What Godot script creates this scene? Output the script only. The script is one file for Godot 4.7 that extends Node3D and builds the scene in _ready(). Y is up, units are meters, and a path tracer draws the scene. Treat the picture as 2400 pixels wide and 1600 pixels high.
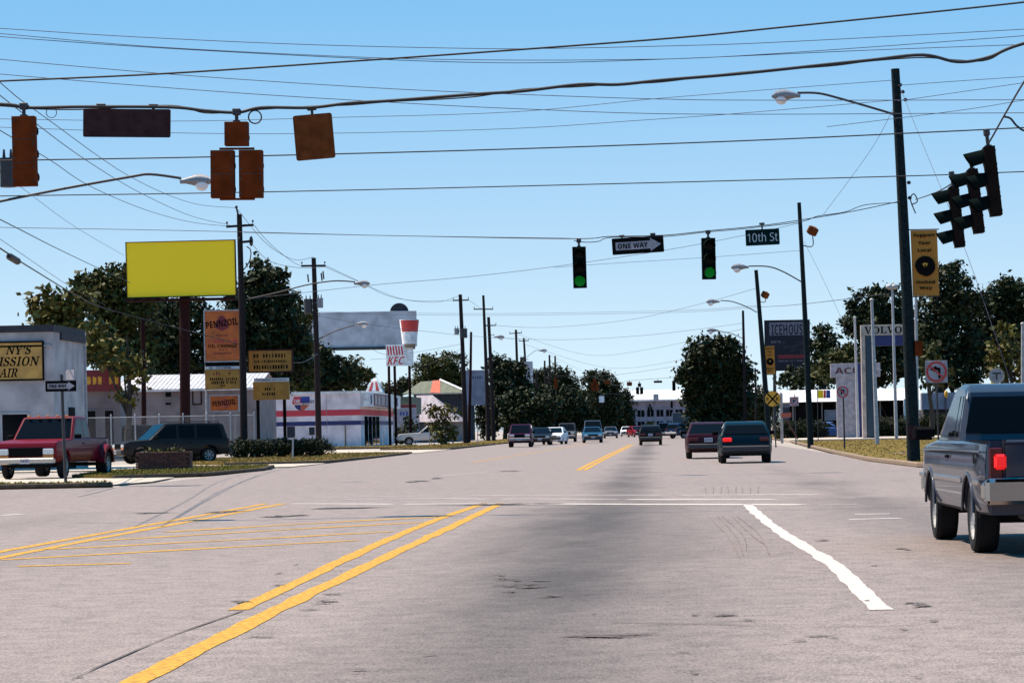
extends Node3D
# A wide commercial street seen from a car: a junction with signals on span wires, shops, signs, poles and traffic.
# Positions were surveyed from the photograph as (column, row, distance) and turned into metres by at() and gnd().

const F := 6370.0          # focal length in survey units
const VX := 1510.0         # where the street runs to
const VY := 980.0
const EYE := 1.25
var roll := deg_to_rad(1.1)
var rng := RandomNumberGenerator.new()
var M := {}
var names := {}
var tex := {}
var wheel_cache := {}

func at(px: float, py: float, z: float) -> Vector3:
	var dx := px - VX
	var dy := py - VY
	return Vector3((dx * cos(roll) - dy * sin(roll)) * z / F, EYE - (dx * sin(roll) + dy * cos(roll)) * z / F, -z)

func gnd(px: float, py: float) -> Vector3:
	var v := (px - VX) * sin(roll) + (py - VY) * cos(roll)
	var p := at(px, py, F * EYE / maxf(v, 8.0))
	return Vector3(p.x, 0, p.z)

func foot(px: float, z: float) -> Vector3:      # the point on the ground at a column and a distance
	return Vector3((px - VX) * z / F - sin(roll) * EYE, 0, -z)

# ---------------------------------------------------------------- nodes
func numbered(called: String) -> String:
	var n: int = names.get(called, -1) + 1
	names[called] = n
	return called if n == 0 else "%s_%03d" % [called, n]

func thing(called: String, label: String, category: String, pos := Vector3.ZERO, group := "", yaw := 0.0, lean := 0.0) -> Node3D:
	var o := Node3D.new()
	o.name = numbered(called)
	add_child(o)
	o.position = pos
	o.rotation = Vector3(0, yaw, lean)
	o.set_meta("label", label)
	o.set_meta("category", category)
	if group != "":
		o.set_meta("group", group)
	return o

func mesh_node(called: String, mesh: Mesh, m: Material, parent: Node3D) -> MeshInstance3D:
	var o := MeshInstance3D.new()
	o.name = called
	o.mesh = mesh
	if m:
		o.material_override = m
	parent.add_child(o, true)
	return o

func S() -> SurfaceTool:
	var st := SurfaceTool.new()
	st.begin(Mesh.PRIMITIVE_TRIANGLES)
	return st

func part(parent: Node3D, called: String, st: SurfaceTool, m: Material) -> MeshInstance3D:
	return mesh_node(called, st.commit(), m, parent)

func struct(called: String, st: SurfaceTool, m: Material) -> MeshInstance3D:
	var o := part(self, numbered(called), st, m)
	o.set_meta("kind", "structure")
	return o

# ---------------------------------------------------------------- shapes
func tri(st: SurfaceTool, a: Vector3, b: Vector3, c: Vector3, hint: Vector3) -> void:
	var n := (c - a).cross(b - a)
	if n.length_squared() < 1e-16:
		return
	if n.dot(hint) < 0:
		var t := b
		b = c
		c = t
		n = -n
	n = n.normalized()
	for p in [a, b, c]:
		st.set_normal(n)
		st.add_vertex(p)

func quad(st: SurfaceTool, a: Vector3, b: Vector3, c: Vector3, d: Vector3, hint: Vector3) -> void:
	tri(st, a, b, c, hint)
	tri(st, a, c, d, hint)

func box(st: SurfaceTool, c: Vector3, size: Vector3, bs := Basis.IDENTITY, ch := 0.0) -> void:
	var h := size * 0.5
	ch = minf(ch, minf(h.x, minf(h.y, h.z)) * 0.8)
	for ax in 3:
		for sg in [-1.0, 1.0]:
			var u := (ax + 1) % 3
			var v := (ax + 2) % 3
			var q := []
			for k in [[-1, -1], [1, -1], [1, 1], [-1, 1]]:
				var p := Vector3.ZERO
				p[ax] = h[ax] * sg
				p[u] = (h[u] - ch) * k[0]
				p[v] = (h[v] - ch) * k[1]
				q.append(c + bs * p)
			var n := Vector3.ZERO
			n[ax] = sg
			quad(st, q[0], q[1], q[2], q[3], bs * n)
	if ch > 0.0:
		for ax in 3:
			var u := (ax + 1) % 3
			var v := (ax + 2) % 3
			for su in [-1.0, 1.0]:
				for sv in [-1.0, 1.0]:
					var q := []
					for e in [[-1, 0], [1, 0], [1, 1], [-1, 1]]:
						var p := Vector3.ZERO
						p[ax] = (h[ax] - ch) * e[0]
						p[u] = (h[u] if e[1] == 0 else h[u] - ch) * su
						p[v] = (h[v] - ch if e[1] == 0 else h[v]) * sv
						q.append(c + bs * p)
					var n := Vector3.ZERO
					n[u] = su
					n[v] = sv
					quad(st, q[0], q[1], q[2], q[3], bs * n)

func ring_basis(d: Vector3) -> Array:
	var r := Vector3.UP if absf(d.y) < 0.9 else Vector3.RIGHT
	var u := d.cross(r).normalized()
	return [u, d.cross(u).normalized()]

func tube(st: SurfaceTool, pts: Array, radii, sides := 8, caps := true) -> void:
	var rings := []
	for i in pts.size():
		var p: Vector3 = pts[i]
		var d: Vector3 = (pts[mini(i + 1, pts.size() - 1)] - pts[maxi(i - 1, 0)]).normalized()
		var b := ring_basis(d)
		if i > 0:      # keep the frame from twisting
			var pu: Vector3 = rings[i - 1][1]
			var u := (pu - d * pu.dot(d)).normalized()
			b = [u, d.cross(u)]
		var r: float = radii[i] if radii is Array else radii
		rings.append([p, b[0], b[1], r])
	for i in pts.size() - 1:
		for k in sides:
			var q := []
			for e in [[i, k], [i + 1, k], [i + 1, k + 1], [i, k + 1]]:
				var g = rings[e[0]]
				var a: float = TAU * e[1] / sides
				var n: Vector3 = g[1] * cos(a) + g[2] * sin(a)
				q.append([g[0] + n * g[3], n])
			for e in ([0, 1, 2, 0, 2, 3] if true else []):
				st.set_normal(q[e][1])
				st.add_vertex(q[e][0])
	if caps:
		for i in [0, pts.size() - 1]:
			var g = rings[i]
			var hint: Vector3 = (pts[0] - pts[1]) if i == 0 else (pts[-1] - pts[-2])
			for k in sides:
				var a := TAU * k / sides
				var b2 := TAU * (k + 1) / sides
				tri(st, g[0], g[0] + (g[1] * cos(a) + g[2] * sin(a)) * g[3], g[0] + (g[1] * cos(b2) + g[2] * sin(b2)) * g[3], hint)

func cyl(st: SurfaceTool, a: Vector3, b: Vector3, r: float, sides := 12) -> void:
	tube(st, [a, b], r, sides)

func ball(st: SurfaceTool, c: Vector3, r: Vector3, nu := 12, nv := 8, lo := -1.0, hi := 1.0) -> void:
	for i in nv:
		for k in nu:
			var q := []
			for e in [[i, k], [i + 1, k], [i + 1, k + 1], [i, k + 1]]:
				var y: float = lerpf(lo, hi, float(e[0]) / nv)
				var f := asin(clampf(y, -1, 1))
				var a: float = TAU * e[1] / nu
				q.append(Vector3(cos(f) * cos(a), sin(f), cos(f) * sin(a)))
			for e in [0, 2, 1, 0, 3, 2]:
				st.set_normal((q[e] / r).normalized())
				st.add_vertex(c + q[e] * r)

func slab(st: SurfaceTool, poly: PackedVector2Array, y0: float, y1: float) -> void:     # poly in (x, z)
	var idx := Geometry2D.triangulate_polygon(poly)
	for i in range(0, idx.size(), 3):
		var t := []
		for k in 3:
			var p := poly[idx[i + k]]
			t.append(Vector3(p.x, y1, p.y))
		tri(st, t[0], t[1], t[2], Vector3.UP)
	if y1 - y0 > 0.005:
		var cw := 1.0 if Geometry2D.is_polygon_clockwise(poly) else -1.0
		for i in poly.size():
			var a := poly[i]
			var b := poly[(i + 1) % poly.size()]
			var n := Vector3(-(b.y - a.y), 0, b.x - a.x) * cw
			quad(st, Vector3(a.x, y0, a.y), Vector3(b.x, y0, b.y), Vector3(b.x, y1, b.y), Vector3(a.x, y1, a.y), n)

func plate(st: SurfaceTool, poly: PackedVector2Array, z0: float, z1: float, off := Vector3.ZERO) -> void:   # poly in (x, y), faces +z at z1
	var idx := Geometry2D.triangulate_polygon(poly)
	for i in range(0, idx.size(), 3):
		for zz in ([[z1, 1.0], [z0, -1.0]] if z1 - z0 > 0.003 else [[z1, 1.0]]):
			var t := []
			for k in 3:
				var p := poly[idx[i + k]]
				t.append(off + Vector3(p.x, p.y, zz[0]))
			tri(st, t[0], t[1], t[2], Vector3(0, 0, zz[1]))
	if z1 - z0 > 0.003:
		var cw := 1.0 if Geometry2D.is_polygon_clockwise(poly) else -1.0
		for i in poly.size():
			var a := poly[i]
			var b := poly[(i + 1) % poly.size()]
			quad(st, off + Vector3(a.x, a.y, z0), off + Vector3(b.x, b.y, z0), off + Vector3(b.x, b.y, z1), off + Vector3(a.x, a.y, z1), Vector3(-(b.y - a.y), b.x - a.x, 0) * cw)

func rrect(w: float, h: float, r: float, n := 4) -> PackedVector2Array:
	var o := PackedVector2Array()
	for c in [[1, 1, 0.0], [-1, 1, PI / 2], [-1, -1, PI], [1, -1, PI * 1.5]]:
		for k in n + 1:
			var a: float = c[2] + PI / 2 * k / n
			o.append(Vector2(c[0] * (w / 2 - r) + cos(a) * r, c[1] * (h / 2 - r) + sin(a) * r))
	return o

func circle(r: float, n := 24, c := Vector2.ZERO) -> PackedVector2Array:
	var o := PackedVector2Array()
	for k in n:
		o.append(c + Vector2(cos(TAU * k / n), sin(TAU * k / n)) * r)
	return o

func annulus(st: SurfaceTool, r0: float, r1: float, z: float, n := 28, c := Vector3.ZERO) -> void:
	for k in n:
		var a := Vector3(cos(TAU * k / n), sin(TAU * k / n), 0)
		var b := Vector3(cos(TAU * (k + 1) / n), sin(TAU * (k + 1) / n), 0)
		var zz := c + Vector3(0, 0, z)
		quad(st, a * r0 + zz, a * r1 + zz, b * r1 + zz, b * r0 + zz, Vector3(0, 0, 1))

func smooth_path(pts: Array, n := 6) -> Array:
	var o := []
	for i in pts.size() - 1:
		var p0: Vector3 = pts[maxi(i - 1, 0)]
		var p1: Vector3 = pts[i]
		var p2: Vector3 = pts[i + 1]
		var p3: Vector3 = pts[mini(i + 2, pts.size() - 1)]
		for k in n:
			o.append(p1.cubic_interpolate(p2, p0, p3, float(k) / n))
	o.append(pts[-1])
	return o

# ---------------------------------------------------------------- materials
func noise_tex(key: String, size: int, freq: float, lo: float, hi: float, sd: int, speck := 0.0, octaves := 4) -> ImageTexture:
	if tex.has(key):
		return tex[key]
	var n := FastNoiseLite.new()
	n.seed = sd
	n.noise_type = FastNoiseLite.TYPE_SIMPLEX_SMOOTH
	n.frequency = freq
	n.fractal_octaves = octaves
	var im := n.get_seamless_image(size, size)
	var src := im.get_data()
	var out := PackedByteArray()
	out.resize(size * size * 3)
	var r := RandomNumberGenerator.new()
	r.seed = sd
	for i in size * size:
		var v := lerpf(lo, hi, src[i] / 255.0)
		if speck > 0.0:
			v += (r.randf() - 0.5) * speck
			var q := r.randf()
			if q < 0.012:
				v += speck * 1.2
			elif q < 0.03:
				v -= speck * 0.9
		var b := int(clampf(v, 0, 1) * 255.0)
		out[i * 3] = b
		out[i * 3 + 1] = b
		out[i * 3 + 2] = b
	var t := ImageTexture.create_from_image(Image.create_from_data(size, size, false, Image.FORMAT_RGB8, out))
	tex[key] = t
	return t

func grass_tex() -> ImageTexture:
	var n := FastNoiseLite.new()
	n.seed = 31
	n.frequency = 0.02
	n.fractal_octaves = 5
	var im := n.get_seamless_image(256, 256)
	var r := RandomNumberGenerator.new()
	r.seed = 5
	var o := Image.create(256, 256, false, Image.FORMAT_RGB8)
	for y in 256:
		for x in 256:
			var v := clampf((im.get_pixel(x, y).r - 0.12) * 2.0 + (r.randf() - 0.5) * 0.5, 0, 1)
			o.set_pixel(x, y, Color(0.40, 0.40, 0.18).lerp(Color(0.56, 0.45, 0.27), v) * (0.8 + 0.4 * r.randf()))
	return ImageTexture.create_from_image(o)

func lin(r: float, g: float, b: float) -> Color:       # a real-world base colour, linear
	return Color(r, g, b).linear_to_srgb()

func mat(c: Color, rough := 0.7, metal := 0.0, t: Texture2D = null, scale := 1.0, spec := 0.5) -> StandardMaterial3D:
	var m := StandardMaterial3D.new()
	m.albedo_color = c
	m.roughness = rough
	m.metallic = metal
	m.metallic_specular = spec
	if t:
		m.albedo_texture = t
		m.uv1_triplanar = true
		m.uv1_world_triplanar = true
		m.uv1_scale = Vector3.ONE * scale
	return m

func paint(c: Color, metal := 0.1) -> StandardMaterial3D:
	var m := mat(c, 0.45, metal, null, 1.0, 0.15)
	m.clearcoat_enabled = true
	m.clearcoat = 0.22
	m.clearcoat_roughness = 0.04
	return m

func leafmat(c: Color) -> StandardMaterial3D:
	var m := mat(Color.WHITE, 0.65, 0.0, null, 1.0, 0.3)
	m.vertex_color_use_as_albedo = true
	m.backlight_enabled = true
	m.backlight = c
	m.cull_mode = BaseMaterial3D.CULL_DISABLED
	return m

func make_materials() -> void:
	var blotch := noise_tex("blotch", 256, 0.012, 0.80, 1.06, 3)
	var fine := noise_tex("fine", 256, 0.06, 0.7, 1.1, 4, 0.12)
	var asph := noise_tex("asph", 1024, 0.02, 0.76, 0.98, 7, 0.55)
	noise_tex("wall", 512, 0.008, 0.80, 1.06, 15, 0.05, 5)
	M.asphalt = mat(lin(0.305, 0.242, 0.222), 0.72, 0, asph, 0.125, 0.32)
	M.asphalt.vertex_color_use_as_albedo = true
	M.lot = mat(lin(0.36, 0.31, 0.28), 0.95, 0, blotch, 0.12, 0.2)
	M.concrete = mat(lin(0.50, 0.42, 0.35), 0.9, 0, blotch, 0.5, 0.25)
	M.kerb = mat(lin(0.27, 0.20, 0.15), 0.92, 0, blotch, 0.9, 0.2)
	M.grass = mat(Color(0.8, 0.8, 0.8), 1.0, 0, grass_tex(), 0.22, 0.1)
	M.tar = mat(lin(0.05, 0.045, 0.047), 0.75, 0, fine, 1.5, 0.3)
	M.scuff = mat(lin(0.13, 0.104, 0.1), 0.9, 0, fine, 2.0, 0.3)
	M.faint = mat(lin(0.22, 0.172, 0.16), 0.9, 0, fine, 2.0, 0.3)
	M.yellow_line = mat(lin(0.62, 0.32, 0.04), 0.75, 0, noise_tex("wear", 256, 0.05, 0.6, 1.1, 9, 0.25), 1.2, 0.3)
	M.white_line = mat(lin(0.60, 0.53, 0.49), 0.8, 0, noise_tex("wear2", 256, 0.05, 0.72, 1.08, 10, 0.2), 1.2, 0.3)
	M.worn_white = mat(lin(0.52, 0.47, 0.46), 0.85, 0, fine, 1.5, 0.3)
	M.wood = mat(lin(0.032, 0.024, 0.025), 0.92, 0, noise_tex("wood", 256, 0.03, 0.6, 1.15, 12, 0.1), 1.0, 0.2)
	M.green_wood = mat(lin(0.014, 0.022, 0.025), 0.9, 0, tex.wood, 1.0, 0.2)
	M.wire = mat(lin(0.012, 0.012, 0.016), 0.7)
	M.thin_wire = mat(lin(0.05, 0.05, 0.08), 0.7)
	M.steel = mat(lin(0.30, 0.29, 0.31), 0.5, 0.6, fine, 1.0)
	M.dark_steel = mat(lin(0.05, 0.045, 0.05), 0.6, 0.3, fine, 1.0)
	M.rust_steel = mat(lin(0.03, 0.011, 0.011), 0.9, 0.0, blotch, 1.0, 0.15)
	M.white_steel = mat(lin(0.42, 0.40, 0.42), 0.55, 0.1, blotch, 0.7)
	M.sign_back = mat(lin(0.16, 0.045, 0.014), 0.75, 0.0, blotch, 1.2, 0.1)
	M.sign_back_dark = mat(lin(0.050, 0.024, 0.026), 0.8, 0.0, blotch, 1.2, 0.1)
	M.signal_yellow = mat(lin(0.15, 0.030, 0.008), 0.75, 0, blotch, 0.8, 0.1)
	M.signal_dark = mat(lin(0.004, 0.007, 0.007), 0.9, 0.0, null, 1.0, 0.06)
	M.lens_dark = mat(lin(0.006, 0.006, 0.006), 0.4, 0, null, 1.0, 0.2)
	M.green_lit = mat(lin(0.002, 0.05, 0.015), 0.4, 0, null, 1.0, 0.2)
	M.green_lit.emission_enabled = true
	M.green_lit.emission = Color(0.05, 0.75, 0.22)
	M.green_lit.emission_energy_multiplier = 0.08
	M.red_lit = mat(lin(0.6, 0.02, 0.02), 0.3)
	M.red_lit.emission_enabled = true
	M.red_lit.emission = Color(1.0, 0.06, 0.04)
	M.red_lit.emission_energy_multiplier = 0.32
	M.amber_lit = mat(lin(0.7, 0.25, 0.02), 0.3)
	M.amber_lit.emission_enabled = true
	M.amber_lit.emission = Color(1.0, 0.5, 0.05)
	M.amber_lit.emission_energy_multiplier = 0.9
	M.black = mat(lin(0.006, 0.006, 0.007), 0.8, 0, null, 1.0, 0.15)
	M.rubber = mat(lin(0.014, 0.014, 0.016), 0.85, 0, fine, 3.0, 0.3)
	M.underbody = mat(lin(0.01, 0.01, 0.012), 0.9)
	M.glass = mat(lin(0.004, 0.005, 0.007), 0.04, 0.0, null, 1.0, 0.2)
	M.chrome = mat(lin(0.42, 0.39, 0.37), 0.24, 1.0)
	M.rim = mat(lin(0.30, 0.29, 0.29), 0.5, 0.3)
	M.tail_red = mat(lin(0.07, 0.004, 0.006), 0.25)
	M.head_lens = mat(lin(0.55, 0.57, 0.6), 0.1, 0.3)
	M.amber = mat(lin(0.6, 0.17, 0.02), 0.2)
	M.plate = mat(lin(0.5, 0.46, 0.52), 0.5)
	M.ink = mat(lin(0.007, 0.006, 0.006), 0.8, 0, null, 1.0, 0.1)
	M.white = mat(lin(0.75, 0.73, 0.74), 0.6, 0, blotch, 0.4)
	M.sign_white = mat(lin(0.34, 0.31, 0.35), 0.5, 0, blotch, 0.6)
	M.red = mat(lin(0.48, 0.03, 0.03), 0.5)
	M.wine = mat(lin(0.20, 0.012, 0.018), 0.6, 0, blotch, 0.5)
	M.orange = mat(lin(0.56, 0.11, 0.008), 0.5, 0, blotch, 0.3)
	M.ochre = mat(lin(0.36, 0.16, 0.014), 0.55, 0, blotch, 0.4)
	M.gold = mat(lin(0.80, 0.38, 0.03), 0.55, 0, blotch, 0.5)
	M.banner = mat(lin(0.50, 0.19, 0.016), 0.75, 0, fine, 1.5)
	M.billboard_yellow = mat(lin(1.0, 0.66, 0.0), 0.6)
	M.board_grey = mat(lin(0.52, 0.50, 0.54), 0.6, 0, tex.wall, 0.1)
	M.wall_white = mat(lin(0.38, 0.35, 0.37), 0.85, 0, noise_tex("wall", 512, 0.008, 0.80, 1.06, 15, 0.05, 5), 0.2)
	M.wall_pink = mat(lin(0.80, 0.66, 0.68), 0.8, 0, tex.wall, 0.12)
	M.wall_tan = mat(lin(0.21, 0.165, 0.17), 0.85, 0, tex.wall, 0.15)
	M.grey_wall = mat(lin(0.24, 0.23, 0.29), 0.85, 0, tex.wall, 0.15)
	M.blue = mat(lin(0.02, 0.045, 0.26), 0.5)
	M.navy = mat(lin(0.015, 0.02, 0.11), 0.6)
	M.stripe_red = mat(lin(0.55, 0.04, 0.06), 0.7)
	M.beer = mat(lin(0.013, 0.010, 0.022), 0.85, 0, blotch, 0.5)
	M.tan_sign = mat(lin(0.50, 0.27, 0.06), 0.6, 0, blotch, 0.4)
	M.signal_rust = mat(lin(0.014, 0.009, 0.008), 0.85, 0, blotch, 0.8, 0.1)
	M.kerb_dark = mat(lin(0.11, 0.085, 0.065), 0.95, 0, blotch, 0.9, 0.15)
	M.dark_wine = mat(lin(0.07, 0.006, 0.012), 0.6)
	M.faded = mat(lin(0.20, 0.17, 0.21), 0.7, 0, blotch, 0.6)
	M.tin = mat(lin(0.68, 0.64, 0.66), 0.45, 0.3, blotch, 0.3)
	M.roof_dark = mat(lin(0.03, 0.03, 0.04), 0.9, 0, blotch, 0.4)
	M.roof_green = mat(lin(0.12, 0.13, 0.09), 0.8, 0, blotch, 0.4)
	M.roof_red = mat(lin(0.5, 0.10, 0.05), 0.75, 0, blotch, 0.4)
	M.roof_grey = mat(lin(0.33, 0.28, 0.31), 0.85, 0, blotch, 0.4)
	M.brick = mat(lin(0.15, 0.05, 0.035), 0.9, 0, blotch, 2.0)
	M.brick2 = mat(lin(0.10, 0.036, 0.03), 0.9, 0, blotch, 2.0)
	M.mortar = mat(lin(0.16, 0.13, 0.12), 0.95)
	M.soil = mat(lin(0.05, 0.035, 0.025), 1.0)
	M.teal_panel = mat(lin(0.01, 0.035, 0.06), 0.5)
	M.beige = mat(lin(0.46, 0.37, 0.32), 0.6, 0, blotch, 0.4)
	M.clear_bowl = mat(lin(0.7, 0.68, 0.7), 0.1)
	M.sign_green = mat(lin(0.002, 0.016, 0.016), 0.7, 0, null, 1.0, 0.1)
	M.sign_silver = mat(lin(0.36, 0.40, 0.42), 0.6)
	M.bark = mat(lin(0.05, 0.038, 0.03), 0.95, 0, tex.wood, 0.8)
	M.leaf = leafmat(Color(0.14, 0.15, 0.03))
	M.blade = mat(lin(0.12, 0.115, 0.026), 0.9, 0, null, 1.0, 0.2)
	M.dry_blade = mat(lin(0.20, 0.135, 0.06), 0.9, 0, null, 1.0, 0.2)

# ---------------------------------------------------------------- lettering
var fonts := {}
func lettering(parent: Node3D, s: String, c: Vector3, w: float, h: float, m: Material, serif := false, slant := 0.0, weight := 700) -> void:
	var key := "%s%d" % [serif, weight]
	if not fonts.has(key):
		var f := SystemFont.new()
		f.font_names = PackedStringArray(["Droid Serif" if serif else "Droid Sans"])
		f.font_weight = weight
		fonts[key] = f
	var t := TextMesh.new()
	t.font = fonts[key]
	t.text = s
	t.font_size = 48
	t.pixel_size = 0.01
	t.depth = 0.02
	t.curve_step = 1.5
	var bb := t.get_aabb()
	var o := mesh_node("lettering", t, m, parent)
	var b := Basis(Vector3(w / bb.size.x, 0, 0), Vector3(slant * h / bb.size.y, h / bb.size.y, 0), Vector3(0, 0, 0.5))
	o.transform = Transform3D(b, c - b * (bb.position + bb.size * 0.5) + Vector3(0, 0, 0.004))

func scribble(parent: Node3D, c: Vector3, w: float, h: float, m: Material, sd: int, gap := 0.25) -> void:   # a row of print too blurred to read
	var st := S()
	var r := RandomNumberGenerator.new()
	r.seed = sd
	var x := -w / 2
	var unit := h * 0.7
	while x < w / 2 - unit * 0.5:
		if r.randf() > 0.14:
			var k := r.randi() % 4
			var sw := unit * 0.38
			box(st, c + Vector3(x + sw, 0, 0.004), Vector3(sw, h, 0.008))
			if k != 1:
				box(st, c + Vector3(x + unit * 0.62, 0, 0.004), Vector3(sw, h * r.randf_range(0.6, 1), 0.008))
			box(st, c + Vector3(x + unit * 0.42, h * [0.4, -0.4, 0.0, 0.42][k], 0.0055), Vector3(unit * 0.5, h * 0.2, 0.008))
		x += unit * (0.95 + gap * r.randf())
	part(parent, "lettering", st, m)

# ---------------------------------------------------------------- setting
func ground_poly(pts: Array) -> PackedVector2Array:
	var o := PackedVector2Array()
	for p in pts:
		o.append(Vector2(p[0], -p[1]))
	return o

func strip(st: SurfaceTool, pts: Array, w: float, y: float, ragged := 0.0, sd := 1) -> void:    # a painted line along ground points
	var path := smooth_path(pts, 10)
	var r := FastNoiseLite.new()
	r.seed = sd
	r.frequency = 0.5
	r.fractal_octaves = 4
	var fine := []
	for i in path.size() - 1:
		var k := clampi(int(path[i].distance_to(path[i + 1]) / 0.12), 1, 16)
		for j in k:
			fine.append(path[i].lerp(path[i + 1], float(j) / k))
	fine.append(path[-1])
	var la: Vector3
	var lb: Vector3
	for i in fine.size():
		var d: Vector3 = (fine[mini(i + 1, fine.size() - 1)] - fine[maxi(i - 1, 0)]).normalized()
		var n := Vector3(-d.z, 0, d.x)
		var a: Vector3 = fine[i] + n * (w / 2 + r.get_noise_2d(fine[i].x, fine[i].z) * ragged) + Vector3(0, y, 0)
		var b: Vector3 = fine[i] - n * (w / 2 + r.get_noise_2d(fine[i].x + 60.0, fine[i].z) * ragged) + Vector3(0, y, 0)
		if i > 0:
			quad(st, la, lb, b, a, Vector3.UP)
		la = a
		lb = b

func patch(st: SurfaceTool, c: Vector3, lx: float, lz: float, y: float, sd: int) -> void:      # a smear made of several broken streaks
	var r := RandomNumberGenerator.new()
	r.seed = sd
	var nz := FastNoiseLite.new()
	nz.frequency = 0.4
	nz.seed = sd
	var m := 3 + r.randi() % 4
	for j in m:
		var len := lx * r.randf_range(0.25, 0.75) if j > 0 else lx * 0.9
		var o := c + Vector3((r.randf() - 0.5) * (lx - len), y + j * 0.0003, (r.randf() - 0.5) * lz)
		var th := lz * r.randf_range(0.2, 0.5)
		var up := []
		var dn := []
		for k in 25:
			var f := k / 24.0
			var tp := pow(maxf(sin(f * PI), 0.0), 0.8)
			var x := (f - 0.5) * len
			var drift := lz * 0.2 * sin(f * 2.7 + sd + j)
			up.append(o + Vector3(x, 0, -th / 2 * tp * (0.6 + 0.8 * nz.get_noise_1d(f * 60.0 + j * 30.0)) + drift))
			dn.append(o + Vector3(x, 0, th / 2 * tp * (0.6 + 0.8 * nz.get_noise_1d(f * 60.0 + j * 30.0 + 500.0)) + drift))
		for k in 24:
			quad(st, up[k], up[k + 1], dn[k + 1], dn[k], Vector3.UP)

func gp(list: Array) -> Array:
	var o := []
	for p in list:
		o.append(gnd(p[0], p[1]))
	return o

func road_part(road: Node3D, called: String, st: SurfaceTool, m: Material) -> void:
	part(road, called, st, m)

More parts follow.
